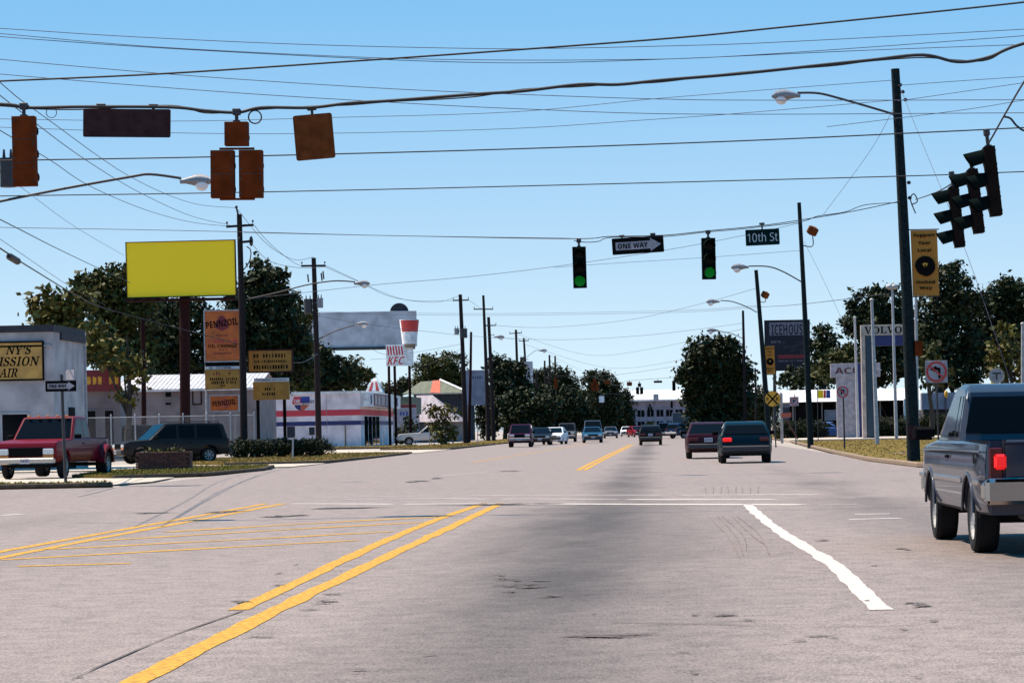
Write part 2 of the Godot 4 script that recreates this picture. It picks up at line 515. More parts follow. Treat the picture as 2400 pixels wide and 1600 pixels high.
func build_ground() -> void:
	var st := S()
	slab(st, ground_poly([[-900, -200], [900, -200], [900, 2600], [-900, 2600]]), 0, -0.03)
	struct("ground", st, M.lot)
	# the carriageway: a fine sheet, darker where oil has dripped along the lanes
	var n := FastNoiseLite.new()
	n.seed = 21
	n.frequency = 0.35
	n.fractal_octaves = 4
	st = S()
	var xs := []
	var x := -13.6
	while x < 7.21:
		xs.append(x)
		x += 0.16
	var zs := []
	var z := 4.0
	while z < 560.0:
		zs.append(z)
		z += clampf(z * 0.012, 0.2, 6.0)
	var col := func(px: float, pz: float) -> Color:
		var f := 1.0
		var g := n.get_noise_2d(px * 3.0, pz * 0.8)
		for lane in [[-0.75, 0.9, 0.66], [3.35, 0.75, 0.38], [-9.4, 0.7, 0.12], [-7.0, 0.6, 0.08]]:
			var d: float = (px - lane[0] + 0.25 * g) / lane[1]
			var amount: float = lane[2] * (0.85 + 0.45 * n.get_noise_2d(px * 0.7 + 40.0, pz * 0.2))
			f -= amount * exp(-d * d)
		if pz > 26.0 + g * 0.8 and pz < 44.0 and px > -2.3 and px < 1.4:
			f -= 0.10 + 0.06 * g
		for track in [-1.7, 0.35, 2.4, 4.3]:      # tyre tracks
			var d2: float = (px - track) / 0.28
			f -= 0.05 * exp(-d2 * d2)
		f += 0.09 * n.get_noise_2d(px * 0.9, pz * 0.22 + 90.0) + 0.05 * n.get_noise_2d(px * 8.0, pz * 3.0)
		if pz > 47.0 and pz < 72.0:
			f -= 0.14 * clampf(n.get_noise_2d(px * 0.35 - 70.0, pz * 0.5) + 0.15, 0, 1)
			if px > 2.0:
				var e: float = (pz - 56.0 - 0.5 * px) / 5.0
				f -= 0.16 * exp(-e * e) * (1.0 + g)
		if pz > 46.5 + 0.6 * g:      # paler paving from the crossing on, with mid-distance glare painted in
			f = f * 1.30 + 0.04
		f = clampf(f, 0.3, 1.45)
		return Color(f, f, f)
	var prev := []
	for zi in zs.size():
		var row := []
		for xi in xs.size():
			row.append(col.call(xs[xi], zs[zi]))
		if zi > 0:
			for xi in xs.size() - 1:
				var q := [[xs[xi], zs[zi - 1], prev[xi]], [xs[xi], zs[zi], row[xi]], [xs[xi + 1], zs[zi], row[xi + 1]], [xs[xi + 1], zs[zi - 1], prev[xi + 1]]]
				for e in [0, 1, 2, 0, 2, 3]:
					st.set_normal(Vector3.UP)
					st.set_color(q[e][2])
					st.add_vertex(Vector3(q[e][0], 0.0, -q[e][1]))
		prev = row
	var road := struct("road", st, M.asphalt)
	# the side street crossing it
	for side in [[-120.0, -13.6, 50.0, 69.0], [7.2, 140.0, 46.0, 70.0]]:
		st = S()
		var sx: float = side[0]
		while sx < side[1] - 0.1:
			var ex: float = minf(sx + 1.2, side[1])
			var sz: float = side[2]
			while sz < side[3] - 0.1:
				var ez: float = minf(sz + 0.8, side[3])
				for e in [[sx, sz], [sx, ez], [ex, ez], [sx, sz], [ex, ez], [ex, sz]]:
					var g2: float = 0.97 + 0.12 * n.get_noise_2d(e[0] * 0.5, e[1] * 0.5)
					if side[0] > 0:
						var e2: float = (e[1] - 58.0) / 4.0
						g2 -= 0.22 * exp(-e2 * e2) * (1.0 + n.get_noise_2d(e[0], e[1]))
					st.set_normal(Vector3.UP)
					st.set_color(Color(g2, g2, g2))
					st.add_vertex(Vector3(e[0], 0.0, -e[1]))
				sz = ez
			sx = ex
		struct("side_street", st, M.asphalt)
	# near approach flanks (out of frame mostly)
	st = S()
	slab(st, ground_poly([[7.2, 4], [40, 4], [40, 46], [7.2, 46]]), 0, -0.004)
	struct("near_lot", st, M.lot)
	# --- painted markings
	var Y := 0.004
	var yl := [
		[[[250, 1600], [470, 1484], [700, 1369], [900, 1273], [1040, 1208], [1150, 1156]], 0.155],
		[[[548, 1401], [700, 1329], [860, 1253], [1010, 1191], [1112, 1156]], 0.15],
		[[[-200, 1303], [0, 1267], [250, 1222], [450, 1186], [610, 1157]], 0.14],
		[[[-200, 1320], [0, 1281], [250, 1232], [460, 1193], [650, 1157]], 0.14],
		[[[1327, 1080], [1380, 1053], [1448, 1021]], 0.16],
		[[[1342, 1080], [1392, 1053], [1455, 1021]], 0.14],
		[[[1085, 1062], [1220, 1040], [1350, 1019]], 0.12]]
	for i in yl.size():
		st = S()
		strip(st, gp(yl[i][0]), yl[i][1], Y, 0.03, 40 + i)
		part(road, "yellow_line", st, M.yellow_line)
	var hat := [[[0, 1286], [400, 1264], [825, 1241]], [[100, 1262], [500, 1242], [900, 1221]], [[230, 1242], [560, 1222], [960, 1200]], [[380, 1222], [700, 1203], [1010, 1187]], [[40, 1301], [300, 1294]]]
	for i in hat.size():
		st = S()
		strip(st, gp(hat[i]), 0.2, Y, 0.09, 60 + i)
		part(road, "hatch_line", st, M.yellow_line)
	var wl := [
		[[[1716, 1158], [1752, 1190], [1797, 1224], [1852, 1258], [1906, 1290], [1950, 1328], [1990, 1370], [2028, 1401]], 0.155, M.white_line],
		[[[665, 1157], [780, 1157], [905, 1158]], 0.34, M.worn_white],
		[[[925, 1158], [1050, 1157], [1170, 1157]], 0.34, M.worn_white],
		[[[1180, 1157], [1500, 1158], [1842, 1159]], 0.45, M.white_line],
		[[[790, 1147], [1000, 1145], [1120, 1146]], 0.22, M.worn_white],
		[[[1150, 1146], [1300, 1146], [1420, 1147]], 0.24, M.worn_white],
		[[[1440, 1147], [1560, 1147], [1780, 1147]], 0.36, M.white_line],
		[[[720, 1143], [900, 1140], [1000, 1139]], 0.2, M.worn_white],
		[[[1080, 1138], [1300, 1137], [1520, 1137]], 0.2, M.worn_white],
		[[[1560, 1137], [1740, 1136], [1880, 1136]], 0.26, M.white_line],
		[[[0, 1184], [50, 1180]], 0.2, M.worn_white],
		[[[1010, 1093], [1120, 1083]], 0.1, M.worn_white],
		[[[1950, 1193], [2070, 1190]], 0.26, M.worn_white],
		[[[1965, 1181], [2045, 1180]], 0.24, M.worn_white],
		[[[1880, 1160], [1970, 1158]], 0.16, M.worn_white],
		[[[1630, 1085], [1665, 1084]], 0.2, M.worn_white],
		[[[1700, 1098], [1720, 1098]], 0.2, M.worn_white]]
	for i in wl.size():
		st = S()
		strip(st, gp(wl[i][0]), wl[i][1], Y, 0.035, 80 + i)
		part(road, "white_line", st, wl[i][2])
	# --- tar, cracks and scuffs: [column, row, length, height, kind]
	var tp := [[350, 1178, 130, 4], [520, 1176, 110, 3], [655, 1186, 120, 5], [800, 1167, 225, 3], [1115, 1161, 400, 4], [545, 1385, 70, 8], [748, 1384, 62, 7], [600, 1464, 74, 4],
		[1400, 1461, 250, 12], [2112, 1392, 62, 10], [1885, 1464, 92, 6], [760, 1366, 60, 3], [175, 1558, 24, 6], [1595, 1547, 26, 5], [640, 1345, 40, 3], [1890, 1243, 40, 4], [2070, 1261, 40, 4],
		[960, 1106, 70, 3], [1000, 1099, 40, 2], [1170, 1082, 60, 2], [640, 1318, 20, 3], [680, 1297, 8, 3], [2010, 1300, 24, 3], [1600, 1413, 30, 3], [1990, 1380, 20, 3]]
	for i in tp.size():
		st = S()
		var c := gnd(tp[i][0], tp[i][1])
		var zz := -c.z
		patch(st, c, tp[i][2] * zz / F, maxf(tp[i][3] * zz * zz / (F * EYE), 0.03), 0.007, 100 + i)
		part(road, "tar_patch", st, M.tar if tp[i][1] < 1200 else M.scuff)
	for i in 26:      # the scraped patch and small transverse cracks
		st = S()
		rng.seed = 300 + i
		var c := gnd(1125 + rng.randf() * 120, 1320 + rng.randf() * 42) if i < 14 else gnd(500 + rng.randf() * 1700, 1290 + rng.randf() * 270)
		var zz := -c.z
		patch(st, c, rng.randf_range(20, 75) * zz / F, rng.randf_range(1.2, 5) * zz * zz / (F * EYE), 0.0075 + i * 0.0001, 400 + i)
		part(road, "scuff", st, M.scuff)
	var cracks := [[[[178, 1556], [250, 1522], [330, 1487], [420, 1452], [560, 1403]], 0.014, M.scuff],
		
		[[[1400, 1430], [1600, 1434], [1850, 1440], [2100, 1438]], 0.012, M.scuff]]
	for k in 5:
		cracks.append([[[1625 + k * 17 + (k % 2) * 6, 1186], [1668 + k * 19, 1228], [1700 + k * 21 - (k % 3) * 14, 1284 - (k % 4) * 9]], 0.010, M.faint])
	for k in 8:
		cracks.append([[[1620 + k * 17 + (k * 7) % 5, 1118], [1622 + k * 17, 1135]], 0.012, M.faint])
	for i in cracks.size():
		st = S()
		strip(st, gp(cracks[i][0]), cracks[i][1], 0.0065 + 0.0001 * i, 0.015, 200 + i)
		part(road, "crack", st, cracks[i][2])

func kerb_line(pts: Array, parent: Node3D, w := 0.16, h := 0.13, m: Material = null) -> void:
	for i in pts.size() - 1:
		var a := Vector3(pts[i][0], 0, -pts[i][1])
		var b := Vector3(pts[i + 1][0], 0, -pts[i + 1][1])
		var L := a.distance_to(b)
		var k := maxi(1, roundi(L / 3.0))
		var d := (b - a).normalized()
		var bs := Basis(d, Vector3.UP, d.cross(Vector3.UP))
		for j in k:
			rng.seed = int(a.x * 31 + a.z * 7) + j
			var st := S()
			box(st, a.lerp(b, (j + 0.5) / k) + Vector3(0, h / 2 + rng.randf() * 0.012, 0), Vector3(L / k - 0.02, h, w), bs, 0.02)
			part(parent, "kerb_stone", st, m if m else M.kerb)

func blade_clump() -> ArrayMesh:
	var st := S()
	rng.seed = 77
	for k in 7:
		var a := rng.randf() * TAU
		var d := Vector3(cos(a), 0, sin(a))
		var s := d.cross(Vector3.UP) * 0.018
		var b := d * 0.04 * rng.randf()
		tri(st, b - s, b + s, b + d * 0.07 * rng.randf() + Vector3(0, 0.07 + 0.09 * rng.randf(), 0), d)
	return st.commit()

func verge(called: String, pts: Array, kerb: Array, tufts: int, dry: float, sd: int) -> void:
	var poly := ground_poly(pts)
	var st := S()
	slab(st, poly, -0.02, 0.10)
	var o := struct(called, st, M.grass)
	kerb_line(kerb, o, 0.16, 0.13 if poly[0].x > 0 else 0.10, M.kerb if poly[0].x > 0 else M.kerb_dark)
	var r := RandomNumberGenerator.new()
	r.seed = sd
	var lo := poly[0]
	var hi := poly[0]
	for p in poly:
		lo = lo.min(p)
		hi = hi.max(p)
	var sets := [[], []]
	var tries := 0
	while sets[0].size() + sets[1].size() < tufts and tries < tufts * 6:
		tries += 1
		var p := Vector2(r.randf_range(lo.x, hi.x), r.randf_range(lo.y, hi.y))
		if Geometry2D.is_point_in_polygon(p, poly):
			var s := r.randf_range(0.5, 1.15)
			var t := Transform3D(Basis(Vector3.UP, r.randf() * TAU).scaled(Vector3(s, s * r.randf_range(0.2, 0.55), s)), Vector3(p.x, 0.098, p.y))
			sets[1 if r.randf() < (dry * 0.35 if p.y > -92.0 else dry) else 0].append(t)
	for k in 2:
		if sets[k].is_empty():
			continue
		var mm := MultiMesh.new()
		mm.transform_format = MultiMesh.TRANSFORM_3D
		mm.mesh = tuft_mesh
		mm.instance_count = sets[k].size()
		for i in sets[k].size():
			mm.set_instance_transform(i, sets[k][i])
		var mi := MultiMeshInstance3D.new()
		mi.multimesh = mm
		mi.material_override = M.dry_blade if k == 1 else M.blade
		mi.name = "grass_blades"
		mi.set_meta("kind", "stuff")
		o.add_child(mi, true)

var tuft_mesh: ArrayMesh

func build_verges() -> void:
	tuft_mesh = blade_clump()
	# right-hand verge with its rounded corner
	verge("grass_verge", [[9.6, 70.3], [40, 70.3], [40, 190], [9.3, 190], [8.0, 140], [7.7, 126], [7.3, 108], [7.0, 90], [7.3, 76], [8.2, 72]],
		[[40, 70.2], [9.6, 70.2], [8.2, 71.9], [7.2, 76], [6.9, 90], [7.2, 108], [7.6, 126], [7.95, 140], [9.2, 190]], 9000, 0.62, 1)
	verge("grass_verge", [[9.6, 214.5], [30, 214.5], [30, 330], [11, 330]], [[11, 330], [9.5, 214.5]], 800, 0.5, 2)
	# left: strip at the side street, island round the planter, hedge island, and the strips beyond
	verge("grass_verge", [[-60, 70.6], [-13.9, 70.6], [-14.4, 72.0], [-17.5, 73.0], [-60, 73.6]], [[-60, 70.5], [-13.9, 70.5]], 2600, 0.2, 3)
	verge("grass_verge", [[-18.2, 86], [-16.4, 83.5], [-14.3, 86], [-13.7, 95], [-14.6, 104], [-17.5, 104], [-19.2, 96]], [[-16.4, 83.4], [-14.2, 85.9], [-13.6, 95], [-14.5, 104.2]], 3600, 0.12, 4)
	verge("grass_verge", [[-22.5, 123], [-18, 115], [-14.2, 116], [-13.8, 130], [-14.0, 156], [-16.5, 159], [-22, 159]], [[-18, 114.9], [-14.1, 115.9], [-13.7, 130], [-13.9, 156], [-16.5, 159.1]], 3600, 0.55, 5)
	verge("grass_verge", [[-19, 190], [-14.2, 186], [-14.0, 240], [-19.5, 240]], [[-19, 189.9], [-14.1, 185.9], [-13.9, 240]], 1600, 0.6, 6)
	verge("grass_verge", [[-30, 214], [-20.4, 214], [-20.4, 236], [-30, 236]], [[-30, 213.9], [-20.3, 213.9]], 500, 0.6, 8)
	verge("grass_verge", [[-19, 246], [-13.9, 244], [-13.8, 420], [-19, 420]], [[-13.8, 244], [-13.7, 420]], 1200, 0.6, 7)
	# concrete footways
	var st := S()
	slab(st, ground_poly([[-60, 73.7], [-17.5, 73.1], [-14.3, 72.1], [-13.9, 76], [-14.5, 83], [-16.4, 83.2], [-19, 87], [-30, 90], [-60, 90]]), 0, 0.02)
	struct("footway", st, M.concrete)
	st = S()
	slab(st, ground_poly([[-20, 104.5], [-13.8, 104.5], [-13.8, 115], [-18, 114.6], [-22.6, 122], [-34, 122], [-34, 104.5]]), 0, 0.015)
	struct("driveway", st, M.concrete)
	st = S()
	slab(st, ground_poly([[-24, 159.4], [-13.8, 159.4], [-13.8, 185.6], [-19, 189], [-24, 205]]), 0, 0.015)
	struct("driveway", st, M.concrete)
	st = S()
	slab(st, ground_poly([[9.2, 190.3], [42, 190.3], [42, 214], [9.6, 214]]), 0, 0.17)
	struct("footway", st, M.concrete)
	# the worn path across the verge
	st = S()
	strip(st, [Vector3(8.6, 0, -101), Vector3(9.6, 0, -103), Vector3(12, 0, -103), Vector3(16, 0, -106)], 0.9, 0.112, 0.7, 9)
	struct("path", st, M.kerb)

# ---------------------------------------------------------------- trees
func leaf_cloud(blobs: Array, per: float, leaf: float, c1: Color, sd: int) -> ArrayMesh:
	var r := RandomNumberGenerator.new()
	r.seed = sd
	var v := PackedVector3Array()
	var nn := PackedVector3Array()
	var cc := PackedColorArray()
	for b in blobs:
		var c: Vector3 = b[0]
		var rad: Vector3 = b[1]
		var area := rad.x * rad.y + rad.y * rad.z + rad.x * rad.z
		var clumps := int(area * per)
		for k in clumps:
			var d := Vector3(r.randfn(), r.randfn(), r.randfn()).normalized()
			var f := pow(r.randf(), 0.4)
			if r.randf() < 0.10:
				f = 1.0 + 0.18 * r.randf()
			var cp := c + d * rad * f
			var cr := leaf * r.randf_range(1.2, 3.0)
			var warm := r.randf_range(0.85, 1.15)
			var big := leaf * r.randf_range(0.6, 1.35)
			for j in 9:
				var e := Vector3(r.randfn(), r.randfn() * 0.8, r.randfn()) * 0.5
				var p := cp + e * cr
				var n := (d * 0.5 + Vector3(r.randfn(), r.randfn() + 0.5, r.randfn()) * 0.8).normalized()
				var u := n.cross(Vector3(r.randfn(), r.randfn(), r.randfn())).normalized()
				var w := n.cross(u)
				var s := big * r.randf_range(0.6, 1.2)
				var k2 := r.randf_range(0.8, 1.2) * warm
				var col := Color(c1.r * k2 * r.randf_range(0.9, 1.15), c1.g * k2, c1.b * k2)
				var a0 := p - u * s
				var a1 := p + w * s * 0.55
				var a2 := p + u * s
				var a3 := p - w * s * 0.55
				for q in [a0, a1, a2, a0, a2, a3]:
					v.append(q)
					nn.append(n)
					cc.append(col)
	var arr := []
	arr.resize(Mesh.ARRAY_MAX)
	arr[Mesh.ARRAY_VERTEX] = v
	arr[Mesh.ARRAY_NORMAL] = nn
	arr[Mesh.ARRAY_COLOR] = cc
	var m := ArrayMesh.new()
	m.add_surface_from_arrays(Mesh.PRIMITIVE_TRIANGLES, arr)
	return m

func tree(called: String, label: String, z: float, px: float, list: Array, tone: String, sd: int, group := "", per := 15.0, leaf := 0.25) -> void:
	var base := foot(px, z)
	var t := thing(called, label, "tree", base, group)
	var r := RandomNumberGenerator.new()
	r.seed = sd
	var blobs := []
	for b in list:     # [column, row, half width, half height]
		var off: float = r.randf_range(-0.35, 0.35) * b[2] * z / F
		var c := at(b[0], b[1], z + off) - base
		blobs.append([c, Vector3(b[2] * z / F, b[3] * z / F, b[2] * z / F * 0.85)])
		# a few smaller lumps break each outline
		for k in 5:
			var a := r.randf() * TAU
			blobs.append([c + Vector3(cos(a) * b[2] * 0.8, sin(a) * b[3] * 0.8, r.randf_range(-0.5, 0.5) * b[2]) * z / F, Vector3.ONE * r.randf_range(0.22, 0.42) * minf(b[2], b[3]) * z / F])
	var tones := {"deep": Color(0.019, 0.026, 0.009), "olive": Color(0.042, 0.046, 0.012), "yellow_green": Color(0.085, 0.075, 0.016)}
	var top := 0.0
	for b in blobs:
		top = maxf(top, b[0].y)
	var st := S()
	var trunk_r := clampf(top * 0.028, 0.06, 0.5)
	var low := top
	for b in blobs:
		low = minf(low, b[0].y - b[1].y * 0.4)
	low = maxf(low, top * 0.25)
	tube(st, smooth_path([Vector3(0, -0.1, 0), Vector3(r.randf_range(-0.1, 0.1), low * 0.5, 0), Vector3(r.randf_range(-0.2, 0.2), low, 0.1), Vector3(0, top * 0.9, 0)], 3), [trunk_r * 1.25, trunk_r * 1.05, trunk_r, trunk_r * 0.9, trunk_r * 0.8, trunk_r * 0.72, trunk_r * 0.6, trunk_r * 0.5, trunk_r * 0.35, trunk_r * 0.2], 8)
	part(t, "trunk", st, M.bark)
	st = S()
	for b in blobs:
		if b[1].x > trunk_r * 2.0:
			var s := Vector3(0, low * r.randf_range(0.75, 1.0), 0)
			var e: Vector3 = b[0] + Vector3(0, b[1].y * 0.3, 0)
			var mid := s.lerp(e, 0.5) + Vector3(0, -0.1 * s.distance_to(e), 0)
			tube(st, smooth_path([s, mid, e], 3), [trunk_r * 0.5, trunk_r * 0.4, trunk_r * 0.33, trunk_r * 0.26, trunk_r * 0.2, trunk_r * 0.14, trunk_r * 0.08], 5, false)
	part(t, "limbs", st, M.bark)
	mesh_node("crown", leaf_cloud(blobs, per, leaf, tones[tone], sd + 1), M.leaf, t)

func hedge(label: String, p: Vector3, size: Vector3, yaw: float, sd: int, category := "hedge") -> void:
	var t := thing("hedge", label, category, p, "", yaw)
	var blobs := []
	var n := maxi(2, int(size.x / 0.6))
	var r := RandomNumberGenerator.new()
	r.seed = sd
	for k in n:
		blobs.append([Vector3((k + 0.5) / n * size.x - size.x / 2, size.y * 0.5, 0), Vector3(size.x / n * 1.1, size.y * 0.5 * r.randf_range(0.97, 1.03), size.z * 0.5)])
	var st := S()
	for k in n:
		var bx: float = blobs[k][0].x
		tube(st, [Vector3(bx, -0.05, 0), Vector3(bx + 0.1, size.y * 0.4, 0.05), Vector3(bx - 0.05, size.y * 0.75, 0)], [0.03, 0.025, 0.01], 5)
	part(t, "stems", st, M.bark)
	mesh_node("foliage", leaf_cloud(blobs, 230.0, 0.06, Color(0.020, 0.025, 0.010), sd), M.leaf, t)

# ---------------------------------------------------------------- wires and poles
func wire(label: String, pts: Array, r: float, group := "overhead wires", m: Material = null) -> void:    # pts: [column, row, distance]
	var w := []
	for p in pts:
		w.append(at(p[0], p[1], p[2]))
	var o: Vector3 = w[0]
	var t := thing("overhead_wire", label, "wire", o, group)
	for i in w.size():
		w[i] -= o
	var st := S()
	tube(st, smooth_path(w, 6), r, 5)
	part(t, "strand", st, m if m else M.wire)

func pole(label: String, top: Array, basex: float, z: float, r0: float, r1: float, m: Material, group := "") -> Node3D:
	var b := foot(basex, z)
	var tp := at(top[0], top[1], z) - b
	var t := thing("utility_pole", label, "utility pole", b, group)
	var st := S()
	var pts := []
	var rr := []
	for k in 7:
		var f := k / 6.0
		pts.append(Vector3(0, -0.3, 0).lerp(tp, f) + Vector3(sin(f * PI) * 0.03, 0, 0))
		rr.append(lerpf(r1, r0, f))
	tube(st, pts, rr, 12)
	part(t, "shaft", st, m)
	return t

func crossarm(t: Node3D, z: float, a: Array, b: Array, pins := 2) -> void:
	var A := at(a[0], a[1], z) - t.position
	var B := at(b[0], b[1], z) - t.position
	var d := (B - A).normalized()
	var st := S()
	box(st, (A + B) / 2 + Vector3(0, 0, 0.16), Vector3(A.distance_to(B), 0.12, 0.1), Basis(d, Vector3(-d.y, d.x, 0), Vector3(0, 0, 1)), 0.01)
	part(t, "crossarm", st, M.wood)
	for k in pins:
		var p := A.lerp(B, 0.03 + 0.94 * k / maxf(pins - 1, 1)) + Vector3(0, 0.06, 0.16)
		st = S()
		cyl(st, p, p + Vector3(0, 0.1, 0), 0.018, 6)
		ball(st, p + Vector3(0, 0.14, 0), Vector3(0.055, 0.07, 0.055), 8, 5)
		part(t, "insulator", st, M.dark_steel)

func transformer_can(t: Node3D, p: Vector3, r: float, h: float, m: Material) -> void:
	var st := S()
	cyl(st, p, p + Vector3(0, h, 0), r, 14)
	cyl(st, p + Vector3(0, h, 0), p + Vector3(0, h + 0.05, 0), r * 1.06, 14)
	for k in [-1, 1]:
		tube(st, [p + Vector3(k * r * 0.45, h, 0), p + Vector3(k * r * 0.45, h + 0.28, 0)], [0.05, 0.025], 6)
	box(st, Vector3(p.x * 0.5, p.y + h * 0.6, p.z * 0.5), Vector3(absf(p.x) + 0.04, 0.08, absf(p.z) + 0.08))
	part(t, "transformer", st, m)

func cobra_lamp(t: Node3D, z: float, arm: Array, lamp: Array, s: float, globe := true) -> void:    # arm: surveyed points from pole to lamp
	var w := []
	for p in arm:
		w.append(at(p[0], p[1], z) - t.position)
	var st := S()
	tube(st, smooth_path(w, 5), 0.035, 7)
	part(t, "lamp_arm", st, M.dark_steel)
	var c := at(lamp[0], lamp[1], z) - t.position
	var dirx := signf(c.x - w[-1].x) if absf(c.x - w[-1].x) > 0.01 else -1.0
	st = S()
	var prof := []
	var rad := []
	for k in 7:
		var f := k / 6.0
		prof.append(c + Vector3(dirx * (f - 0.5) * s, 0.03 * s * sin(f * PI), 0))
		rad.append(s * [0.07, 0.09, 0.14, 0.19, 0.20, 0.16, 0.05][k])
	tube(st, prof, rad, 10)
	var head := part(t, "lamp_head", st, M.steel)
	if globe:
		st = S()
		ball(st, c + Vector3(dirx * 0.17 * s, -0.09 * s, 0), Vector3(0.21, 0.22, 0.19) * s, 12, 6, -1.0, 0.2)
		part(head, "bowl", st, M.clear_bowl)

func flood_lamp(t: Node3D, z: float, a: Array, b: Array) -> void:
	var A := at(a[0], a[1], z) - t.position
	var B := at(b[0], b[1], z) - t.position
	var st := S()
	tube(st, smooth_path([A, Vector3(B.x - 0.02, A.y - 0.06, 0), B - Vector3(0, 0.25, 0)], 4), 0.03, 6)
	part(t, "lamp_arm", st, M.dark_steel)
	st = S()
	box(st, B, Vector3(0.46, 0.42, 0.42), Basis.from_euler(Vector3(0.5, 0.5, -0.25)), 0.05)
	part(t, "flood_lamp", st, M.sign_back)

func banner(t: Node3D, z: float, x0: float, y0: float, x1: float, y1: float) -> void:
	var tl := at(x0, y0, z) - t.position
	var w := (x1 - x0) * z / F
	var h := (y1 - y0) * z / F
	var st := S()
	for yy in [0.02, -h - 0.02]:
		tube(st, [tl + Vector3(-0.22, yy, 0), tl + Vector3(w + 0.06, yy, 0)], 0.018, 6)
	part(t, "banner_arm", st, M.dark_steel)
	st = S()
	var nx := 6
	var ny := 14
	for i in nx:
		for k in ny:
			var q := []
			for e in [[i, k], [i + 1, k], [i + 1, k + 1], [i, k + 1]]:
				var u: float = float(e[0]) / nx
				var v: float = float(e[1]) / ny
				q.append(tl + Vector3(u * w + 0.045 * w * v, -v * h, 0.02 * sin(v * 5.0 + u * 2.0) * sin(v * PI)))
			quad(st, q[0], q[1], q[2], q[3], Vector3(0, 0, 1))
	var cloth := part(t, "banner", st, M.banner)
	var cx := tl + Vector3(w * 0.5, 0, 0.03)
	var c := func(f: float) -> Vector3: return cx + Vector3(0.045 * w * f, -h * f, 0)
	lettering(cloth, "Support", c.call(0.085), w * 0.8, h * 0.062, M.ink)
	lettering(cloth, "Your", c.call(0.195), w * 0.45, h * 0.05, M.ink)
	lettering(cloth, "Local", c.call(0.305), w * 0.5, h * 0.05, M.ink)
	lettering(cloth, "United", c.call(0.79), w * 0.7, h * 0.052, M.ink)
	lettering(cloth, "Way", c.call(0.885), w * 0.48, h * 0.056, M.ink)
	# the emblem: a dark lobed disc with a small hand-like fan in it
	st = S()
	var poly := PackedVector2Array()
	for k in 28:
		var a := TAU * k / 28.0
		var rr := w * 0.385
		if a > PI * 1.05 and a < PI * 1.45:
			rr *= 0.92
		poly.append(Vector2(cos(a), sin(a)) * rr)
	poly = PackedVector2Array(Array(poly))
	plate(st, poly, 0.0, 0.006, c.call(0.55))
	part(cloth, "emblem", st, M.ink)
	st = S()
	for a in [-0.55, -0.18, 0.18, 0.55]:
		var d := Vector3(sin(a), cos(a), 0)
		var cc: Vector3 = c.call(0.565) + Vector3(0, 0, 0.009)
		box(st, cc + d * w * 0.1, Vector3(w * 0.05, w * 0.14, 0.006), Basis(Vector3(d.y, -d.x, 0), d, Vector3(0, 0, 1)))
	part(cloth, "emblem_hand", st, M.gold)

# ---------------------------------------------------------------- signals
func signal_section(st: SurfaceTool, dark: SurfaceTool, c: Vector3, w: float, face: float) -> void:      # face: +1 lenses towards +z
	box(st, c, Vector3(w, w * 1.02, w * 0.5), Basis.IDENTITY, 0.003)
	var pts := 14
	var r := w * 0.43
	for k in pts:      # hooded visor, open below
		var a0 := lerpf(-0.35, PI + 0.35, float(k) / pts)
		var a1 := lerpf(-0.35, PI + 0.35, float(k + 1) / pts)
		var zb := c + Vector3(0, 0, face * w * 0.27)
		var n0 := Vector3(cos(a0), sin(a0), 0) * r
		var n1 := Vector3(cos(a1), sin(a1), 0) * r
		var l0 := w * (0.62 + 0.25 * sin(a0))
		var l1 := w * (0.62 + 0.25 * sin(a1))
		var drop := Vector3(0, -0.035, 0)
		quad(dark, zb + n0, zb + n1, zb + n1 + Vector3(0, 0, face * l1) + drop, zb + n0 + Vector3(0, 0, face * l0) + drop, n0)

func signal_head(t: Node3D, top: Vector3, w: float, face: float, lit: int, housing: Material, rows := 3) -> void:
	var st := S()
	var dk := S()
	for k in rows:
		signal_section(st, dk, top + Vector3(0, -w * (0.5 + k * 1.02), 0), w, face)
	var body := part(t, "housing", st, housing)
	part(body, "visors", dk, M.signal_dark)
	st = S()
	for k in rows:
		var c2 := top + Vector3(0, -w * (0.5 + k * 1.02), -face * w * 0.252)
		for s2 in [-1.0, 1.0]:
			box(st, c2 + Vector3(s2 * w * 0.42, w * 0.3, 0), Vector3(0.018, 0.03, 0.012))
			box(st, c2 + Vector3(s2 * w * 0.42, -w * 0.3, 0), Vector3(0.018, 0.03, 0.012))
		if k > 0:
			box(st, c2 + Vector3(0, w * 0.51, 0), Vector3(w * 0.99, 0.008, 0.008))
	part(body, "seams", st, M.dark_steel)
	for k in rows:
		st = S()
		var c := top + Vector3(0, -w * (0.5 + k * 1.02), face * w * 0.285)
		for j in 16:
			var a := TAU * j / 16
			var b := TAU * (j + 1) / 16
			tri(st, c + Vector3(0, 0, face * 0.03), c + Vector3(cos(a), sin(a), 0) * w * 0.4, c + Vector3(cos(b), sin(b), 0) * w * 0.4, Vector3(0, 0, face))
		part(body, "lens", st, M.green_lit if k == lit else M.lens_dark)

func hanger(t: Node3D, top: Vector3, h: float) -> void:
	var st := S()
	cyl(st, top, top + Vector3(0, h, 0), 0.028, 8)
	box(st, top + Vector3(0, h, 0), Vector3(0.12, 0.1, 0.09), Basis.IDENTITY, 0.01)
	box(st, top + Vector3(0, 0.01, 0), Vector3(0.1, 0.04, 0.1))
	part(t, "hanger", st, M.dark_steel)

